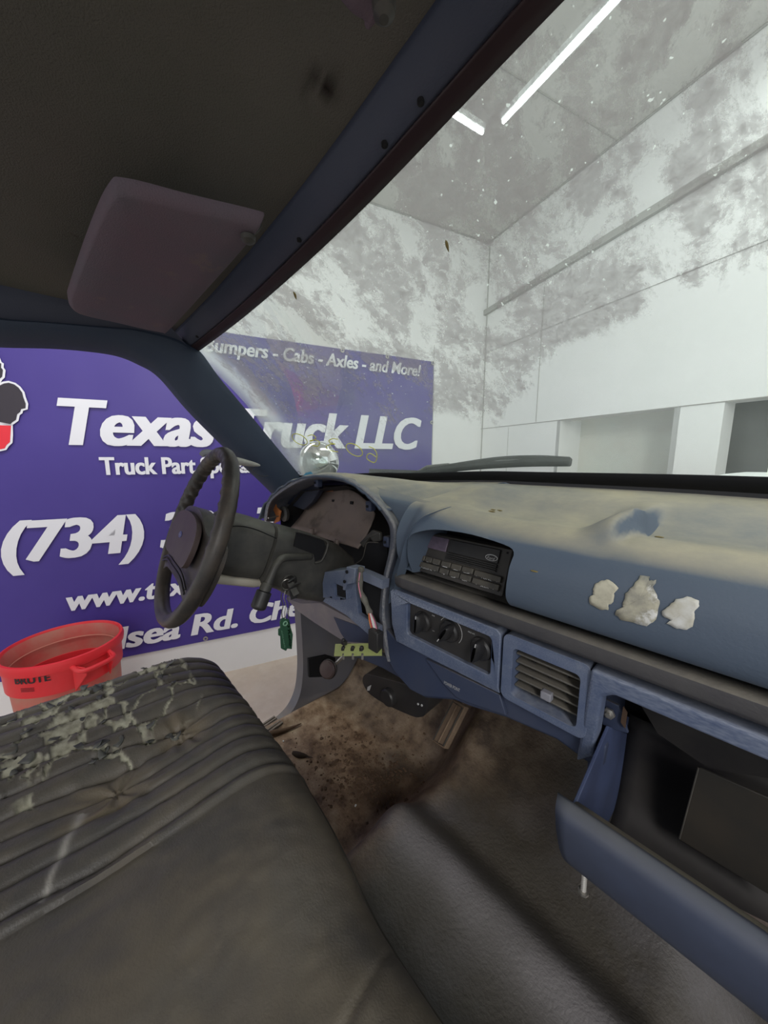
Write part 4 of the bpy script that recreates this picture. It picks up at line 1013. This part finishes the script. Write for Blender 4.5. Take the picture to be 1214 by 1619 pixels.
# ---------------------------------------------------------------- vent
vt = empty('air_vent', Vector((.26, .5, 1.37)), 'rectangular dashboard air vent with dusty brown slats left of the glove box', 'air vent')
plate('vent_back', [Vector((.205, .53, 1.325)), Vector((.315, .53, 1.325)), Vector((.315, .53, 1.417)), Vector((.205, .53, 1.417))], [], .004, mat('vent_depth', (.10, .085, .065), .8), vt, thv=(0, 1, 0))
for k in range(5):
    z_ = lerp(1.399, 1.343, k / 4); y_ = cy(z_) + .010
    M_ = frame(Vector((.2595, y_, z_)), (1, 0, 0), Vector((0, 1, .05)))
    bev(fin('slat', box(bmesh.new(), 0, .0975, .015, .003, M=M_), M['slat'], vt), .0008)
for k in range(3):
    x_ = lerp(.235, .285, k / 2); boxobj('vertical_vane', (x_, .5265, 1.371), (.0015, .006, .08), M['blk'], vt, 0)
p_ = Q(858, 1106, Y=.495); tb_ = boxobj('thumb_tab', (p_.x, cy(p_.z) + .000, p_.z), (.016, .012, .013), M['tab'], vt, .002); tb_['label'] = 'pale grey thumb tab'

# ---------------------------------------------------------------- steering column + wheel
WCt = Vector((-.394, .202, 1.547)); T_ = math.radians(22.1); YA = math.radians(-3.6)
NW = Vector((math.sin(YA) * math.cos(T_), -math.cos(YA) * math.cos(T_), math.sin(T_)))
E1 = NW.cross(Vector((0, 0, 1))).normalized(); E2 = E1.cross(NW)      # E1 horizontal, E2 up in the wheel plane
if E1.x < 0: E1 = -E1
if E2.z < 0: E2 = -E2
def wpnt(a, b, h=0): return WCt + E1 * a + E2 * b + NW * h
sw = empty('steering_wheel', WCt, 'worn black steering wheel with brown hub pad on the driver side', 'steering wheel')
R0 = .188
ring = []
nR = 180
bm = bmesh.new(); rings = []
for i in range(nR):
    a = 2 * PI * i / nR; c = wpnt(R0 * math.cos(a), R0 * math.sin(a)); rd = E1 * math.cos(a) + E2 * math.sin(a)
    seg = []
    for k in range(14):
        b = 2 * PI * k / 14
        # finger grips on the back/inside of the upper rim
        grip = .0036 * max(0, math.cos(a * 42)) * (1 if math.sin(a) > -.1 else 0) * max(0, .4 - math.cos(b)) 
        rr = .0150 + grip
        seg.append(bm.verts.new(c + rd * math.cos(b) * rr + NW * math.sin(b) * rr * 1.05))
    rings.append(seg)
for i in range(nR):
    A, B = rings[i], rings[(i + 1) % nR]
    for k in range(14): bm.faces.new((A[k], A[(k + 1) % 14], B[(k + 1) % 14], B[k]))
fin('rim', bm, M['wheel'], sw, 60)
# hub with spokes
hubp = [(-.182, .004), (-.13, .022), (-.08, .046), (-.03, .055), (.03, .055), (.08, .046), (.13, .022), (.182, .004), (.187, -.04), (.172, -.085), (.145, -.118), (.115, -.112), (.08, -.100), (.03, -.095), (-.03, -.095), (-.08, -.100), (-.115, -.112), (-.145, -.118), (-.172, -.085), (-.187, -.04)]
hp = cr([Vector((a, b, 0)) for a, b in hubp], 3, True)
h_ = plate('hub', [wpnt(p.x, p.y, .006 + .012 * (1 - (p.length / .19) ** 2)) for p in hp], [], .030, M['wheel'], sw, .008, thv=-NW); h_.modifiers['b'].segments = 3
padp = cr([Vector((a, b, 0)) for a, b in ((-.115, .018), (-.075, .036), (0, .043), (.075, .036), (.115, .018), (.125, -.02), (.105, -.058), (.05, -.062), (0, -.060), (-.05, -.062), (-.105, -.058), (-.125, -.02))], 4, True)
hp_ = plate('hub_pad', [wpnt(p.x, p.y, .024) for p in padp], [], .010, M['pad'], sw, .004, thv=-NW); hp_.modifiers['b'].segments = 3; hp_['label'] = 'brownish hub pad'
bm = bmesh.new(); lathe(bm, [(1, 0), (1, .001)], Matrix.Translation(wpnt(0, -.010, .0242)) @ Matrix((E1, E2, NW)).transposed().to_4x4() @ Matrix.Diagonal((.015, .007, 1, 1)), 24); fin('badge', bm, mat('badge_blue', (.08, .09, .2), .4), sw)
textmesh('badge_script', 'Ford', lambda x, z, d: wpnt(x, z, .0256), M['mark'], sw, -.010, .010, -.0125, .005, .3)
for k in range(2):
    tubeobj('lower_groove', cr([wpnt(a, b - .009 * k, .019 - .04 * abs(a)) for a, b in ((-.14, -.090), (-.08, -.074), (0, -.070), (.08, -.074), (.14, -.090))], 5), .0022, M['knob'], sw, 6)
# column
scol = empty('steering_column', WCt - NW * .1, 'black plastic steering column shroud running from the wheel into the dashboard', 'steering column')
def sect(dist, wx, hz, off=0.0, n=36, pw=3.2, drop=0):
    c = WCt - NW * dist + E2 * off; out = []
    for k in range(n):
        a = 2 * PI * k / n; ca, sa = math.cos(a), math.sin(a)
        out.append(c + E1 * (abs(ca) ** (2 / pw) * (1 if ca > 0 else -1) * wx) + E2 * (abs(sa) ** (2 / pw) * (1 if sa > 0 else -1) * hz))
    return out
grid('upper_shroud', [sect(.028, .040, .045, 0), sect(.034, .052, .062, -.004), sect(.045, .062, .074, -.006), sect(.10, .066, .076, -.007), sect(.155, .066, .073, -.006), sect(.160, .061, .068, -.006)], M['blk2'], scol, closed_v=True, smooth=40, caps=True)
hs_ = grid('lower_housing', [sect(.158, .062, .068, -.006), sect(.162, .070, .077, -.008), sect(.22, .072, .080, -.010), sect(.27, .074, .088, -.018), sect(.36, .066, .084, -.022), sect(.42, .05, .06, -.02)], M['blk2'], scol, closed_v=True, smooth=40, caps=True)
# lever opening on the right side
c_ = WCt - NW * .235 + E1 * .0735 + E2 * .035
sl = plate('lever_opening', [c_ + (-NW) * a + E2 * b for a, b in ((-.035, .030), (.045, .028), (.058, .015), (.055, -.020), (.040, -.030), (.030, -.012), (-.030, -.005))], [], .004, M['cavity'], scol, thv=(-E1))
tubeobj('opening_edge', cr([c_ + E1 * .001 + (-NW) * a + E2 * b for a, b in ((-.035, .032), (.045, .031), (.061, .017), (.058, -.022), (.040, -.033))], 4), .003, M['blk2'], scol, 8)
# parting line, underside pale
tubeobj('parting_line', cr([WCt - NW * d + E1 * .0668 + E2 * b for d, b in ((.035, .028), (.06, .042), (.10, .046), (.158, .038))], 5), .0012, M['cavity'], scol, 6)
pu = grid('pale_lower_cover', [sect(.05, .045, .012, -.084), sect(.07, .058, .014, -.082), sect(.15, .058, .014, -.078), sect(.19, .04, .01, -.075)], M['pale'], scol, closed_v=True, caps=True); pu['label'] = 'pale underside cover'
# shift lever
lv = empty('shift_lever', Q(440, 885, X=-.29), 'bent black column shift lever with ribbed knob hanging below the column', 'shift lever')
pth = cr([WCt - NW * .26 + E1 * .06 + E2 * .01, Q(488, 880, X=-.305), Q(462, 881, X=-.285), Q(446, 883, X=-.27), Q(436, 894, X=-.265), Q(428, 912, X=-.262), Q(421, 930, X=-.26)], 6)
tubeobj('lever_rod', pth, lambda t: .0085 if t < .8 else .0085 + (t - .8) * .01, M['blk2'], lv, 14)
kA, kB = Q(423, 922, X=-.26), Q(407, 963, X=-.257); kd = (kB - kA)
tubeobj('lever_collar', [kA, kA + kd * .05, kA + kd * .30, kA + kd * .33], lambda t: .0125 if 0 < t < 1 else .010, M['blk2'], lv, 18)
tubeobj('lever_knob', [kA + kd * .33] + [kA + kd * (.36 + .05 * j) for j in range(12)] + [kA + kd * .98, kA + kd * 1.02], lambda t: .0165 if t < .9 else .0165 - (t - .9) * .07, M['knob'], lv, 24)
# other stalk on left (hazy)
# ignition + keys
ky = empty('key_ring', Q(455, 915, X=-.32), 'bunch of keys on rings hanging from the ignition lock', 'keys')
ig = Q(457, 917, X=-.318)
fin('ignition_lock', lathe(bmesh.new(), [(.020, 0), (.020, .006), (.015, .008), (.015, .012)], frame(ig, Vector((0, 1, 0)), Vector((0, 0, 1))), 28), M['blk'], scol)
boxobj('key_head', 0, (.026, .022, .007), M['knob'], ky, .002, M=frame(ig + Vector((.022, -.004, .003)), Vector((.5, -.3, .7)), Vector((0, 1, .3))))
for k, (dx, dz, rz) in enumerate(((.010, -.012, .4), (.016, -.004, .9), (.006, -.022, .1))):
    boxobj('key', 0, (.034, .016, .0035), M['knob'] if k else M['blk2'], ky, .001, M=frame(ig + Vector((.022 + dx, -.006, dz)), Vector((rz * .5, .1, -1 + rz * 1.5)), Vector((.1, 1, .1))))
def circ(c, r, u, v, n=24): return [c + u * r * math.cos(2 * PI * k / n) + v * r * math.sin(2 * PI * k / n) for k in range(n)]
c3_ = Q(454, 924, X=-.296)
tubeobj('split_ring', circ(c3_, .013, Vector((.3, .9, .2)).normalized(), Vector((0, -.2, 1)).normalized()), .0009, M['steel'], ky, 6, True)
tubeobj('split_ring', circ(c3_ + Vector((.006, .0, .006)), .019, Vector((.1, .8, .6)).normalized(), Vector((.2, -.5, .8)).normalized()), .0011, M['blk2'], ky, 6, True)
chn = [Q(x, y, X=-.292) for x, y in ((451, 934), (449, 945), (452, 957), (450, 968), (451, 978))]
for dx in (0, .006, -.005):
    tubeobj('bead_chain', [p + Vector((dx, dx, 0)) for p in cr(chn, 8)], lambda t: .0012 + .0006 * math.sin(t * 90), M['steel'] if dx == 0 else M['blk2'], ky, 6)
tg = empty('key_tag', Q(452, 1003, X=-.292), 'green rubber key tag with raised lettering dangling under the keys', 'key tag')
def TG(x, y): return Q(230 + x * .2718, 680 + y * .2718, X=-.292)
tgo = [(790, 1100), (812, 1092), (838, 1104), (846, 1150), (858, 1190), (852, 1275), (826, 1272), (818, 1286), (806, 1280), (790, 1272), (786, 1200), (774, 1195), (774, 1160), (786, 1152), (782, 1120)]
tgb = plate('tag_body', [TG(*p) for p in tgo], [], .004, M['green'], tg, .001)
a_, b_, c_ = TG(815, 1112), TG(832, 1265), TG(838, 1112)
nrm = ((b_ - a_).cross(c_ - a_)).normalized(); nrm = nrm if nrm.dot(CAM - a_) > 0 else -nrm
textmesh('tag_lettering', "O'Reilly", lambda x, z, d: a_ + (b_ - a_) * x + (c_ - a_) * z + nrm * .001, M['greenl'], tg, 0, 1, .25, .62, .1, .02)
a2, b2, c2_ = TG(786, 1165), TG(804, 1265), TG(798, 1163)
textmesh('tag_lettering', 'AUTO PARTS', lambda x, z, d: a2 + (b2 - a2) * x + (c2_ - a2) * z + nrm * .001, M['greenl'], tg, 0, 1, .1, .6)
fin('tag_eyelet', lathe(bmesh.new(), [(.0035, 0), (.004, .002), (.006, .002), (.0065, 0)], Matrix.Translation(TG(812, 1124) + nrm * .0005) @ nrm.to_track_quat('Z', 'Y').to_matrix().to_4x4(), 16, False), M['greenl'], tg)

# ---------------------------------------------------------------- circuit board and harness
pb = empty('circuit_board', Q(565, 1027, Y=.45), 'yellow-green circuit board with four black buttons dangling below the dash', 'circuit board')
bc = [Q(x, y, Y=yy) for x, y, yy in ((530, 1018, .455), (585, 1017, .462), (603, 1019, .462), (603, 1036, .438), (528, 1037, .434))]
plate('board', bc, [], .002, M['pcb'], pb)
for x, y in ((544, 1028), (559, 1028), (573, 1028), (544, 1016)):
    p = Q(x, y, Y=.448); bt = boxobj('push_button', p, (.012, .010, .010), M['knob'], pb, .001); boxobj('push_button_cap', p + Vector((0, -.002, .007)), (.008, .007, .007), M['knob'], pb, .002)
for x in (543, 558, 573): tubeobj('metal_post', [Q(x, 1034, Y=.437), Q(x, 1042, Y=.437)], .003, M['steel'], pb, 10)
cn = empty('wire_harness', Q(580, 940, Y=.45), 'grey taped wiring harness ending in a black connector on the circuit board', 'wire harness')
boxobj('connector', Q(594, 1012, Y=.45), (.030, .018, .045), M['knob'], cn, .002)
boxobj('connector_latch', Q(593, 999, Y=.448), (.020, .012, .010), M['knob'], cn, .002)
tubeobj('taped_bundle', cr([Q(x, y, Y=.468) for x, y in ((571, 898), (569, 915), (570, 935), (577, 950), (583, 965), (586, 972))], 6), lambda t: .0065 - .001 * math.sin(t * 20), M['wirem'], cn, 10)
boxobj('bundle_stub', Q(571, 900, Y=.466), (.013, .01, .012), M['wirem'], cn, .003)
for k, (mm, dx) in enumerate((('wo', -4), ('wr', -2), ('ww', 0), ('ww', 2), ('wp', 4), ('blk', 6))):
    tubeobj('wire', cr([Q(585 + dx * .5, 970, Y=.462), Q(588 + dx * 1.0, 982, Y=.455), Q(592 + dx, 998, Y=.452)], 5), .0013, M[mm], cn, 6)
tubeobj('wire', cr([Q(569, 905, Y=.464), Q(567, 925, Y=.462), Q(571, 945, Y=.462)], 5), .0012, M['wp'], cn, 6)

# trailer brake controller
bcn = empty('brake_controller', Q(620, 1100, Y=.62), 'black box controller with round knob and two small screws under the dashboard', 'controller')
bp_ = [(573, 1073), (578, 1066), (590, 1068), (640, 1082), (676, 1100), (677, 1110), (671, 1130), (664, 1134), (650, 1132), (610, 1114), (585, 1098), (575, 1084)]
bb = plate('controller_body', cr([Q(x, y, Y=.60) for x, y in bp_], 3, True), [], .07, M['blk'], bcn, .006, thv=(0.1, 1, .2)); bb.modifiers['b'].segments = 3
fin('controller_knob', lathe(bmesh.new(), [(.024, -.004), (.024, .010), (.021, .014), (.001, .014)], frame(Q(616, 1101, Y=.597), (1, 0, 0), (0, 0, 1)), 32), M['knob'], bcn)
for x, y in ((661, 1113), (667, 1115)): fin('controller_screw', lathe(bmesh.new(), [(.003, 0), (.0025, .002)], frame(Q(x, y, Y=.598), (1, 0, 0), (0, 0, 1)), 12), M['mark'], bcn)
plate('controller_label', [Q(x, y, Y=.5985) for x, y in ((581, 1086), (587, 1083), (584, 1092), (580, 1092))], [], .0005, M['mark'], bcn)
# accelerator
acp = empty('accelerator_pedal', Q(708, 1145, Y=.75), 'dirt-crusted rectangular accelerator pedal above the floor tunnel', 'pedal')
a0, a1, a2, a3 = Q(716, 1105, Y=.78), Q(735, 1117, Y=.77), Q(702, 1184, Y=.71), Q(682, 1172, Y=.72)
padm = plate('pedal_pad', [a0, a1, a2, a3], [], .018, M['rub'], acp, .003)
n_ = (a1 - a0).cross(a3 - a0).normalized(); n_ = n_ if n_.dot(CAM - a0) > 0 else -n_
def ins(u, v): return lerp(lerp(a0, a1, u), lerp(a3, a2, u), v) + n_ * .002
tubeobj('pad_border', [ins(*q) for q in ((.1, .05), (.9, .05), (.9, .95), (.1, .95))], .002, M['blk2'], acp, 6, True)
tubeobj('pad_rib', [ins(.5, .06), ins(.5, .94)], .0025, M['rub'], acp, 6)
tubeobj('pedal_arm', [ins(.5, .1) - n_ * .02, Q(722, 1098, Y=.86), Vector((-.04, .95, 1.2))], .009, M['blk'], acp)
# parking brake pedal
pk = empty('parking_brake_pedal', Q(521, 1057, Y=.70), 'dark rounded parking brake pedal low by the kick panel', 'pedal')
kk = frame(Q(521, 1057, X=-.60), Vector((.9, .4, .1)), Vector((.1, .35, .9)))
fin('pedal_pad', lathe(bmesh.new(), [(.030, -.006), (.034, 0), (.034, .018), (.028, .024), (.002, .026)], kk, 28), M['pad'], pk, 40)
tubeobj('pedal_band', circ(kk @ Vector((0, 0, .008)), .0345, kk.to_3x3() @ Vector((1, 0, 0)), kk.to_3x3() @ Vector((0, 1, 0))), .0025, M['knob'], pk, 6, True)
tubeobj('pedal_arm', [kk @ Vector((0, 0, -.01)), Q(540, 1040, X=-.56), Vector((-.50, .90, 1.15))], .007, M['steel'], pk)

# ---------------------------------------------------------------- sun visors
def visor(name, corners, lab, thick=.018):
    v = empty(name, sum((Vector(c) for c in corners), Vector()) / len(corners), lab, 'sun visor')
    pts = cr(corners, 5, True); c = sum(pts, Vector()) / len(pts)
    rows = []
    for s_, h in ((1.0, .004), (1.0, 0), (.985, -.005), (.96, -.010), (.93, -.012), (.6, -.0125)):
        rows.append([c + (p - c) * s_ + Vector((0, 0, h)) for p in pts])
    bm = bmesh.new(); V = [[bm.verts.new(p) for p in r] for r in rows]; n = len(pts)
    for i in range(len(rows) - 1):
        for k in range(n): bm.faces.new((V[i][k], V[i][(k + 1) % n], V[i + 1][(k + 1) % n], V[i + 1][k]))
    bm.faces.new(V[0][::-1]); bm.faces.new(V[-1])
    fin('visor_panel', bm, M['visor'], v, 60)
    v['n'] = 1; return v
def VQ(x, y, z):
    z = 2.05
    for _ in range(4): p = Q(x, y, Z=z); z = 2.056 + .045 * (p.x + .1)
    return p
vc = [VQ(x, y, z) for x, y, z in ((172, 296, 2.062), (200, 287, 2.060), (300, 312, 2.058), (405, 337, 2.056), (416, 345, 2.054), (402, 366, 2.05), (345, 432, 2.046), (268, 517, 2.036), (252, 521, 2.034), (180, 505, 2.030), (120, 490, 2.027), (107, 470, 2.027), (112, 446, 2.028), (142, 360, 2.040))]
v1 = visor('sun_visor', vc, 'stained purplish grey sun visor folded up over the driver side')
kp_ = Q(392, 374, Z=2.04)
fin('visor_clip', lathe(bmesh.new(), [(.011, 0), (.010, .006), (.004, .010)], Matrix.Translation(kp_) @ Matrix.Rotation(PI, 4, 'X'), 20), M['blk2'], v1)
tubeobj('visor_rod', [kp_, Q(404, 366, Z=2.05), Q(412, 356, Z=2.066)], .003, M['blk2'], v1)
tubeobj('visor_hinge', [Q(266, 516, Z=2.034), Q(268, 509, Z=2.05)], .005, M['blk'], v1)
vp = [Vector((x, y, z)) for x, y, z in ((.165, .235, 2.095), (.19, .245, 2.095), (.45, .25, 2.10), (.62, .245, 2.095), (.63, .1, 2.09), (.60, .06, 2.09), (.22, .09, 2.09), (.18, .11, 2.09), (.165, .2, 2.093))]
v2 = visor('sun_visor', vp, 'dark passenger side sun visor at the top edge of the view')
kp_ = Q(607, 8, Z=2.075); fin('visor_clip', lathe(bmesh.new(), [(.010, 0), (.009, .006), (.004, .010)], Matrix.Translation(kp_) @ Matrix.Rotation(PI, 4, 'X'), 20), M['blk2'], v2)
tubeobj('visor_rod', [kp_, Q(600, 26, Z=2.10)], .003, M['blk2'], v2)

# ---------------------------------------------------------------- outside bits by the door
mb = empty('plastic_arm', Q(365, 730, X=-.74), 'weathered grey plastic arm with loose wires on the windshield pillar behind the steering wheel', 'bracket')
pts = cr([Q(x, y, X=-.74) for x, y in ((330, 721), (350, 724), (375, 729), (395, 733), (411, 736))], 5)
bm = bmesh.new(); tube(bm, pts, lambda t: .0105 * (1 - t) ** .5 * (.5 + min(1, t * 6) * .5) + .0025 + .003 * math.sin(PI * t), 12)
fin('arm_shell', bm, mat('weathered_grey', (.42, .41, .38), .6, (.18, .17, .16), 18, .9), mb)
bm = bmesh.new(); tube(bm, cr([Q(x, y, X=-.74) for x, y in ((318, 720), (324, 716), (336, 717), (350, 722))], 4), lambda t: .008 + .003 * math.sin(PI * t), 10); fin('arm_cap', bm, M['tab'], mb)
for w_ in (((375, 736), (385, 743), (398, 741), (404, 734)), ((392, 738), (402, 748), (415, 753), (424, 752)), ((352, 730), (362, 735), (370, 731))):
    tubeobj('wire', cr([Q(x, y, X=-.74) for x, y in w_], 5), .0011, M['blk'], mb, 6)
cm_ = empty('convex_mirror', Q(500, 732, Y=.80), 'round chrome convex mirror standing outside beyond the windshield corner', 'mirror')
c_ = Q(503, 731, Y=.80); dd = (CAM - c_).normalized()
kk = Matrix.Translation(c_) @ dd.to_track_quat('Z', 'Y').to_matrix().to_4x4()
RR = .088
fin('mirror_dome', lathe(bmesh.new(), [(RR, -.03), (RR, -.01)] + [(RR * math.cos(t), RR * .6 * math.sin(t)) for t in [PI / 2 * k / 10 for k in range(0, 10)]] + [(.001, RR * .6)], kk, 40), M['chrome'], cm_, 60)
tubeobj('mirror_stem', [c_ + Vector((-.05, 0, -.02)), c_ + Vector((-.10, .0, -.03))], .012, M['chrome'], cm_)
tubeobj('mirror_post', [c_ + Vector((0, .02, -.05)), Vector((c_.x, c_.y + .04, 1.503))], .012, M['blk'], cm_)
fender = grid('fender', [[Vector((x, y, 1.50 - .25 * sm(-.85, -1.0, x))) for y in (.72, .9, 1.05, 1.3, 1.8, 2.4)] for x in (-.7, -.8, -.87, -.93, -.98, -1.0)], M['trim'], cab); solid(fender, .01)

# ---------------------------------------------------------------- bench seat
seat = empty('bench_seat', (.1, -.1, .8), 'black pleated vinyl bench seat with torn cover and exposed foam', 'seat')
SX0, SX1 = -.625, .80; YB, YFR = -.60, .285
tufts = [(-.313, .124, .022), (-.249, .013, .026), (-.10, -.02, .006)]
def yfr(x): return .287 - .035 * sm(-.15, .30, x)
def seatz(x, y):
    YFR = yfr(x)
    z = 1.150
    z += .022 * math.exp(-((x + .50) / .14) ** 2) * (1 - sm(.12, .28, y))     # bolster on the door side
    z -= .028 * sm(-.2, .1, y) * 0
    ex = sm(0, .06, x - SX0); z -= .06 * (1 - math.sqrt(max(0, 1 - (1 - min(1, max(0, (x - SX0) / .06))) ** 2)))
    fy = max(0, min(1, (YFR - y) / .11)); z -= .075 * (1 - math.sqrt(max(0, 1 - (1 - fy) ** 2)))
    # pleats
    pull = 0
    xx = x
    for tx, ty, d in tufts:
        r2 = ((x - tx) / .055) ** 2 + ((y - ty) / .075) ** 2; z -= d * math.exp(-r2)
        xx += .012 * math.exp(-((x - tx) / .05) ** 2 - ((y - ty) / .05) ** 2) * (1 if x > tx else -1) * .6
    xx += .006 * noise.noise(Vector((x * 4, y * 7, 2)))
    ph = ((xx + .60) / .0435); f_ = ph - math.floor(ph)
    amp = .0175 * (1 - sm(-.105, -.095, xx)) * sm(-.62, -.60, x)
    z += amp * ((max(0, 1 - abs(2 * f_ - 1) ** 2.4)) ** .5 - .5)
    z += .004 * noise.noise(Vector((x * 12, y * 9, 5))) + .0012 * noise.noise(Vector((x * 60, y * 40, 5)))
    # creases radiating from the tufts
    for tx, ty, d in tufts[:2]:
        rr = math.hypot(x - tx, y - ty)
        if rr < .12:
            an = math.atan2(y - ty, x - tx); z += .0028 * math.sin(an * 7 + noise.noise(Vector((x * 20, y * 20, 0))) * 3) * sm(.12, .02, rr)
    # shallow dip between driver's and middle places
    z -= .022 * math.exp(-((x - .16) / .10) ** 2) * sm(-.3, .1, y)
    # cross seam near the front of the plain centre panel
    z -= .004 * math.exp(-((x - .235 + .25 * (y - .1)) / .006) ** 2)
    return z
def tearmask(x, y):
    n1 = noise.fractal(Vector((x * 9, y * 13, 4)), 1, 2, 4); n2 = noise.noise(Vector((x * 28, y * 22, 8)))
    reg = sm(-.30, -.40, x + .06 * n1) * (1 - sm(.13, .24, y))
    reg = max(reg, math.exp(-((x + .315) / .03) ** 2 - ((y - .03) / .10) ** 2))
    reg = max(reg, .95 * math.exp(-((x + .30 - .25 * (y + .1)) / .022) ** 2 - ((y + .07) / .05) ** 2))
    v = 1 - abs(n1 * 2.6 + n2 * .55) * 1.75
    cor = .55 * math.exp(-((x + .50) / .06) ** 2 - ((y + .16) / .14) ** 2)
    m_ = (v + cor - .50) * 6
    return max(0, min(1, m_)) * sm(.35, .6, reg)
nxs, nys = 420, 300
xsn = [SX0 + (SX1 - SX0) * (i / nxs) ** 1.35 for i in range(nxs + 1)]
bm = bmesh.new(); foam = []; dustv = []
V = []
for i, x in enumerate(xsn):
    r_ = []
    for j in range(nys + 1):
        y = YB + (yfr(x) - YB) * j / nys
        t = tearmask(x, y); z = seatz(x, y) - .004 * t
        edge = 1 if 0.02 < t < .6 else 0
        z += .0025 * edge
        r_.append(bm.verts.new((x, y, z))); foam.append(t)
    V.append(r_)
for i in range(nxs):
    for j in range(nys): bm.faces.new((V[i][j], V[i + 1][j], V[i + 1][j + 1], V[i][j + 1]))
# skirts: left side and front
for k, (dx, zz_) in enumerate(((.006, -.03), (-.008, -.12), (-.02, -.28))):
    prevl = V[0] if k == 0 else left; left = []
    for j in range(nys + 1):
        b = V[0][j].co; left.append(bm.verts.new((SX0 - .012 + dx, b.y, b.z + zz_))); foam.append(0)
    for j in range(nys): bm.faces.new((prevl[j], left[j], left[j + 1], prevl[j + 1]))
for k, (dy, zz_) in enumerate(((.004, -.012), (.006, -.06), (-.02, -.16), (-.05, -.27))):
    prevf = [V[i][nys] for i in range(nxs + 1)] if k == 0 else front; front = []
    for i in range(nxs + 1):
        b = V[i][nys].co; front.append(bm.verts.new((b.x, b.y + dy, b.z + zz_))); foam.append(0)
    for i in range(nxs): bm.faces.new((prevf[i], front[i], front[i + 1], prevf[i + 1]))
def seatmat():
    m = mat('seat_vinyl', (.050, .050, .054), .40, (.095, .085, .070), 9, .9, bump=.35, bsc=320, c3=(.125, .108, .085), c3sc=11, c3lo=.5, c3hi=.85, spec=.4)
    nt = m.node_tree; N = nt.nodes; L = nt.links; b = N['Principled BSDF']; src = b.inputs['Base Color'].links[0].from_socket
    def at_(n):
        a = N.new('ShaderNodeAttribute'); a.attribute_name = n; return a.outputs['Fac']
    def mx(f, A, B):
        x = N.new('ShaderNodeMix'); x.data_type = 'RGBA'; L.new(f, x.inputs[0])
        for s_, v in ((6, A), (7, B)):
            if isinstance(v, tuple): x.inputs[s_].default_value = (*v, 1)
            else: L.new(v, x.inputs[s_])
        return x.outputs[2]
    tc = N.new('ShaderNodeTexCoord'); n = N.new('ShaderNodeTexNoise'); n.inputs['Scale'].default_value = 60; n.inputs['Detail'].default_value = 6; L.new(tc.outputs['Object'], n.inputs['Vector'])
    r = N.new('ShaderNodeValToRGB'); L.new(n.outputs[0], r.inputs[0]); r.color_ramp.elements[0].position = .3; r.color_ramp.elements[0].color = (.22, .21, .16, 1); r.color_ramp.elements[1].position = .7; r.color_ramp.elements[1].color = (.46, .45, .36, 1)
    c = mx(at_('dust'), src, (.20, .155, .10)); c = mx(at_('foam'), c, r.outputs[0]); c = mx(at_('scuff'), c, (.42, .40, .37)); L.new(c, b.inputs['Base Color'])
    ro = N.new('ShaderNodeMapRange'); L.new(at_('foam'), ro.inputs[0]); ro.inputs[3].default_value = .46; ro.inputs[4].default_value = .95; L.new(ro.outputs[0], b.inputs['Roughness'])
    return m
so = fin('cushion', bm, seatmat(), seat, 60)
me = so.data
for nm in ('foam', 'dust', 'scuff'): me.attributes.new(nm, 'FLOAT', 'POINT')
me.attributes['foam'].data.foreach_set('value', foam)
du, sf = [], []
for v in me.vertices:
    x, y, z = v.co; n_ = noise.fractal(Vector((x * 9, y * 9, 3)), 1, 2, 4)
    d_ = 0
    for tx, ty, dd_ in tufts[:2]: d_ = max(d_, math.exp(-((x - tx) / .05) ** 2 - ((y - ty) / .06) ** 2) * (.65 + .6 * n_))
    d_ = max(d_, .75 * math.exp(-((x + .215 - .02 * n_) / .02) ** 2 - ((y + .01) / .05) ** 2))
    d_ = max(d_, (.20 + .16 * n_) * sm(-.25, -.02, x), .10 + .1 * n_)
    du.append(max(0, min(1, d_)))
    # long pale scratch
    t = (y + .085) / .055; s_ = 0
    p0, p1 = Vector((-.235, -.033)), Vector((-.115, -.075)); q = Vector((x, y)); dv = p1 - p0; tt = (q - p0).dot(dv) / dv.length_squared
    if 0 < tt < 1.05: s_ = .75 * math.exp(-(((q - p0 - dv * tt).length) / (.0065 * (1.1 - tt * .7))) ** 2)
    sf.append(max(0, min(1, s_ * (.8 + .5 * n_))))
me.attributes['dust'].data.foreach_set('value', du); me.attributes['scuff'].data.foreach_set('value', sf)
# piping along the front edge and side edge
tubeobj('piping', [Vector((x, yfr(x) + .002, seatz(x, yfr(x) - .001) - .012)) for x in [lerp(SX0, SX1, k / 60) for k in range(61)]], .004, M['blk'], seat, 8)
# base below
boxobj('seat_base', (.1, -.16, .90), (1.36, .74, .26), M['blk'], seat, .02)
# curled flaps of vinyl
STB = bvh_of(so)
bm = bmesh.new(); nfl = 0
while nfl < 60:
    x, y = random.uniform(-.60, -.27), random.uniform(-.35, .16)
    t = tearmask(x, y)
    if not (.1 < t < .9): continue
    nfl += 1; c = Vector((x, y, seatz(x, y) + .002)); a = random.random() * 6.28; u_ = Vector((math.cos(a), math.sin(a), 0)); w_ = Vector((-u_.y, u_.x, 0)); L_ = random.uniform(.006, .018); wd_ = random.uniform(.004, .011)
    prev = None
    for k in range(5):
        s_ = k / 4; p = c + u_ * (L_ * math.sin(s_ * 1.5)) + Vector((0, 0, L_ * .55 * (1 - math.cos(s_ * 1.5)))); ww = wd_ * (1 - .7 * s_ * s_)
        cur = [bm.verts.new(p - w_ * ww), bm.verts.new(p + w_ * ww)]
        if prev: bm.faces.new((prev[0], prev[1], cur[1], cur[0]))
        prev = cur
fo = fin('peeled_flap', bm, mat('flap_vinyl', (.05, .052, .055), .5, (.16, .16, .14), 40, .8), seat, 60); solid(fo, .0012, 0); fo['kind'] = 'stuff'; fo['label'] = 'curled peeling vinyl flakes'
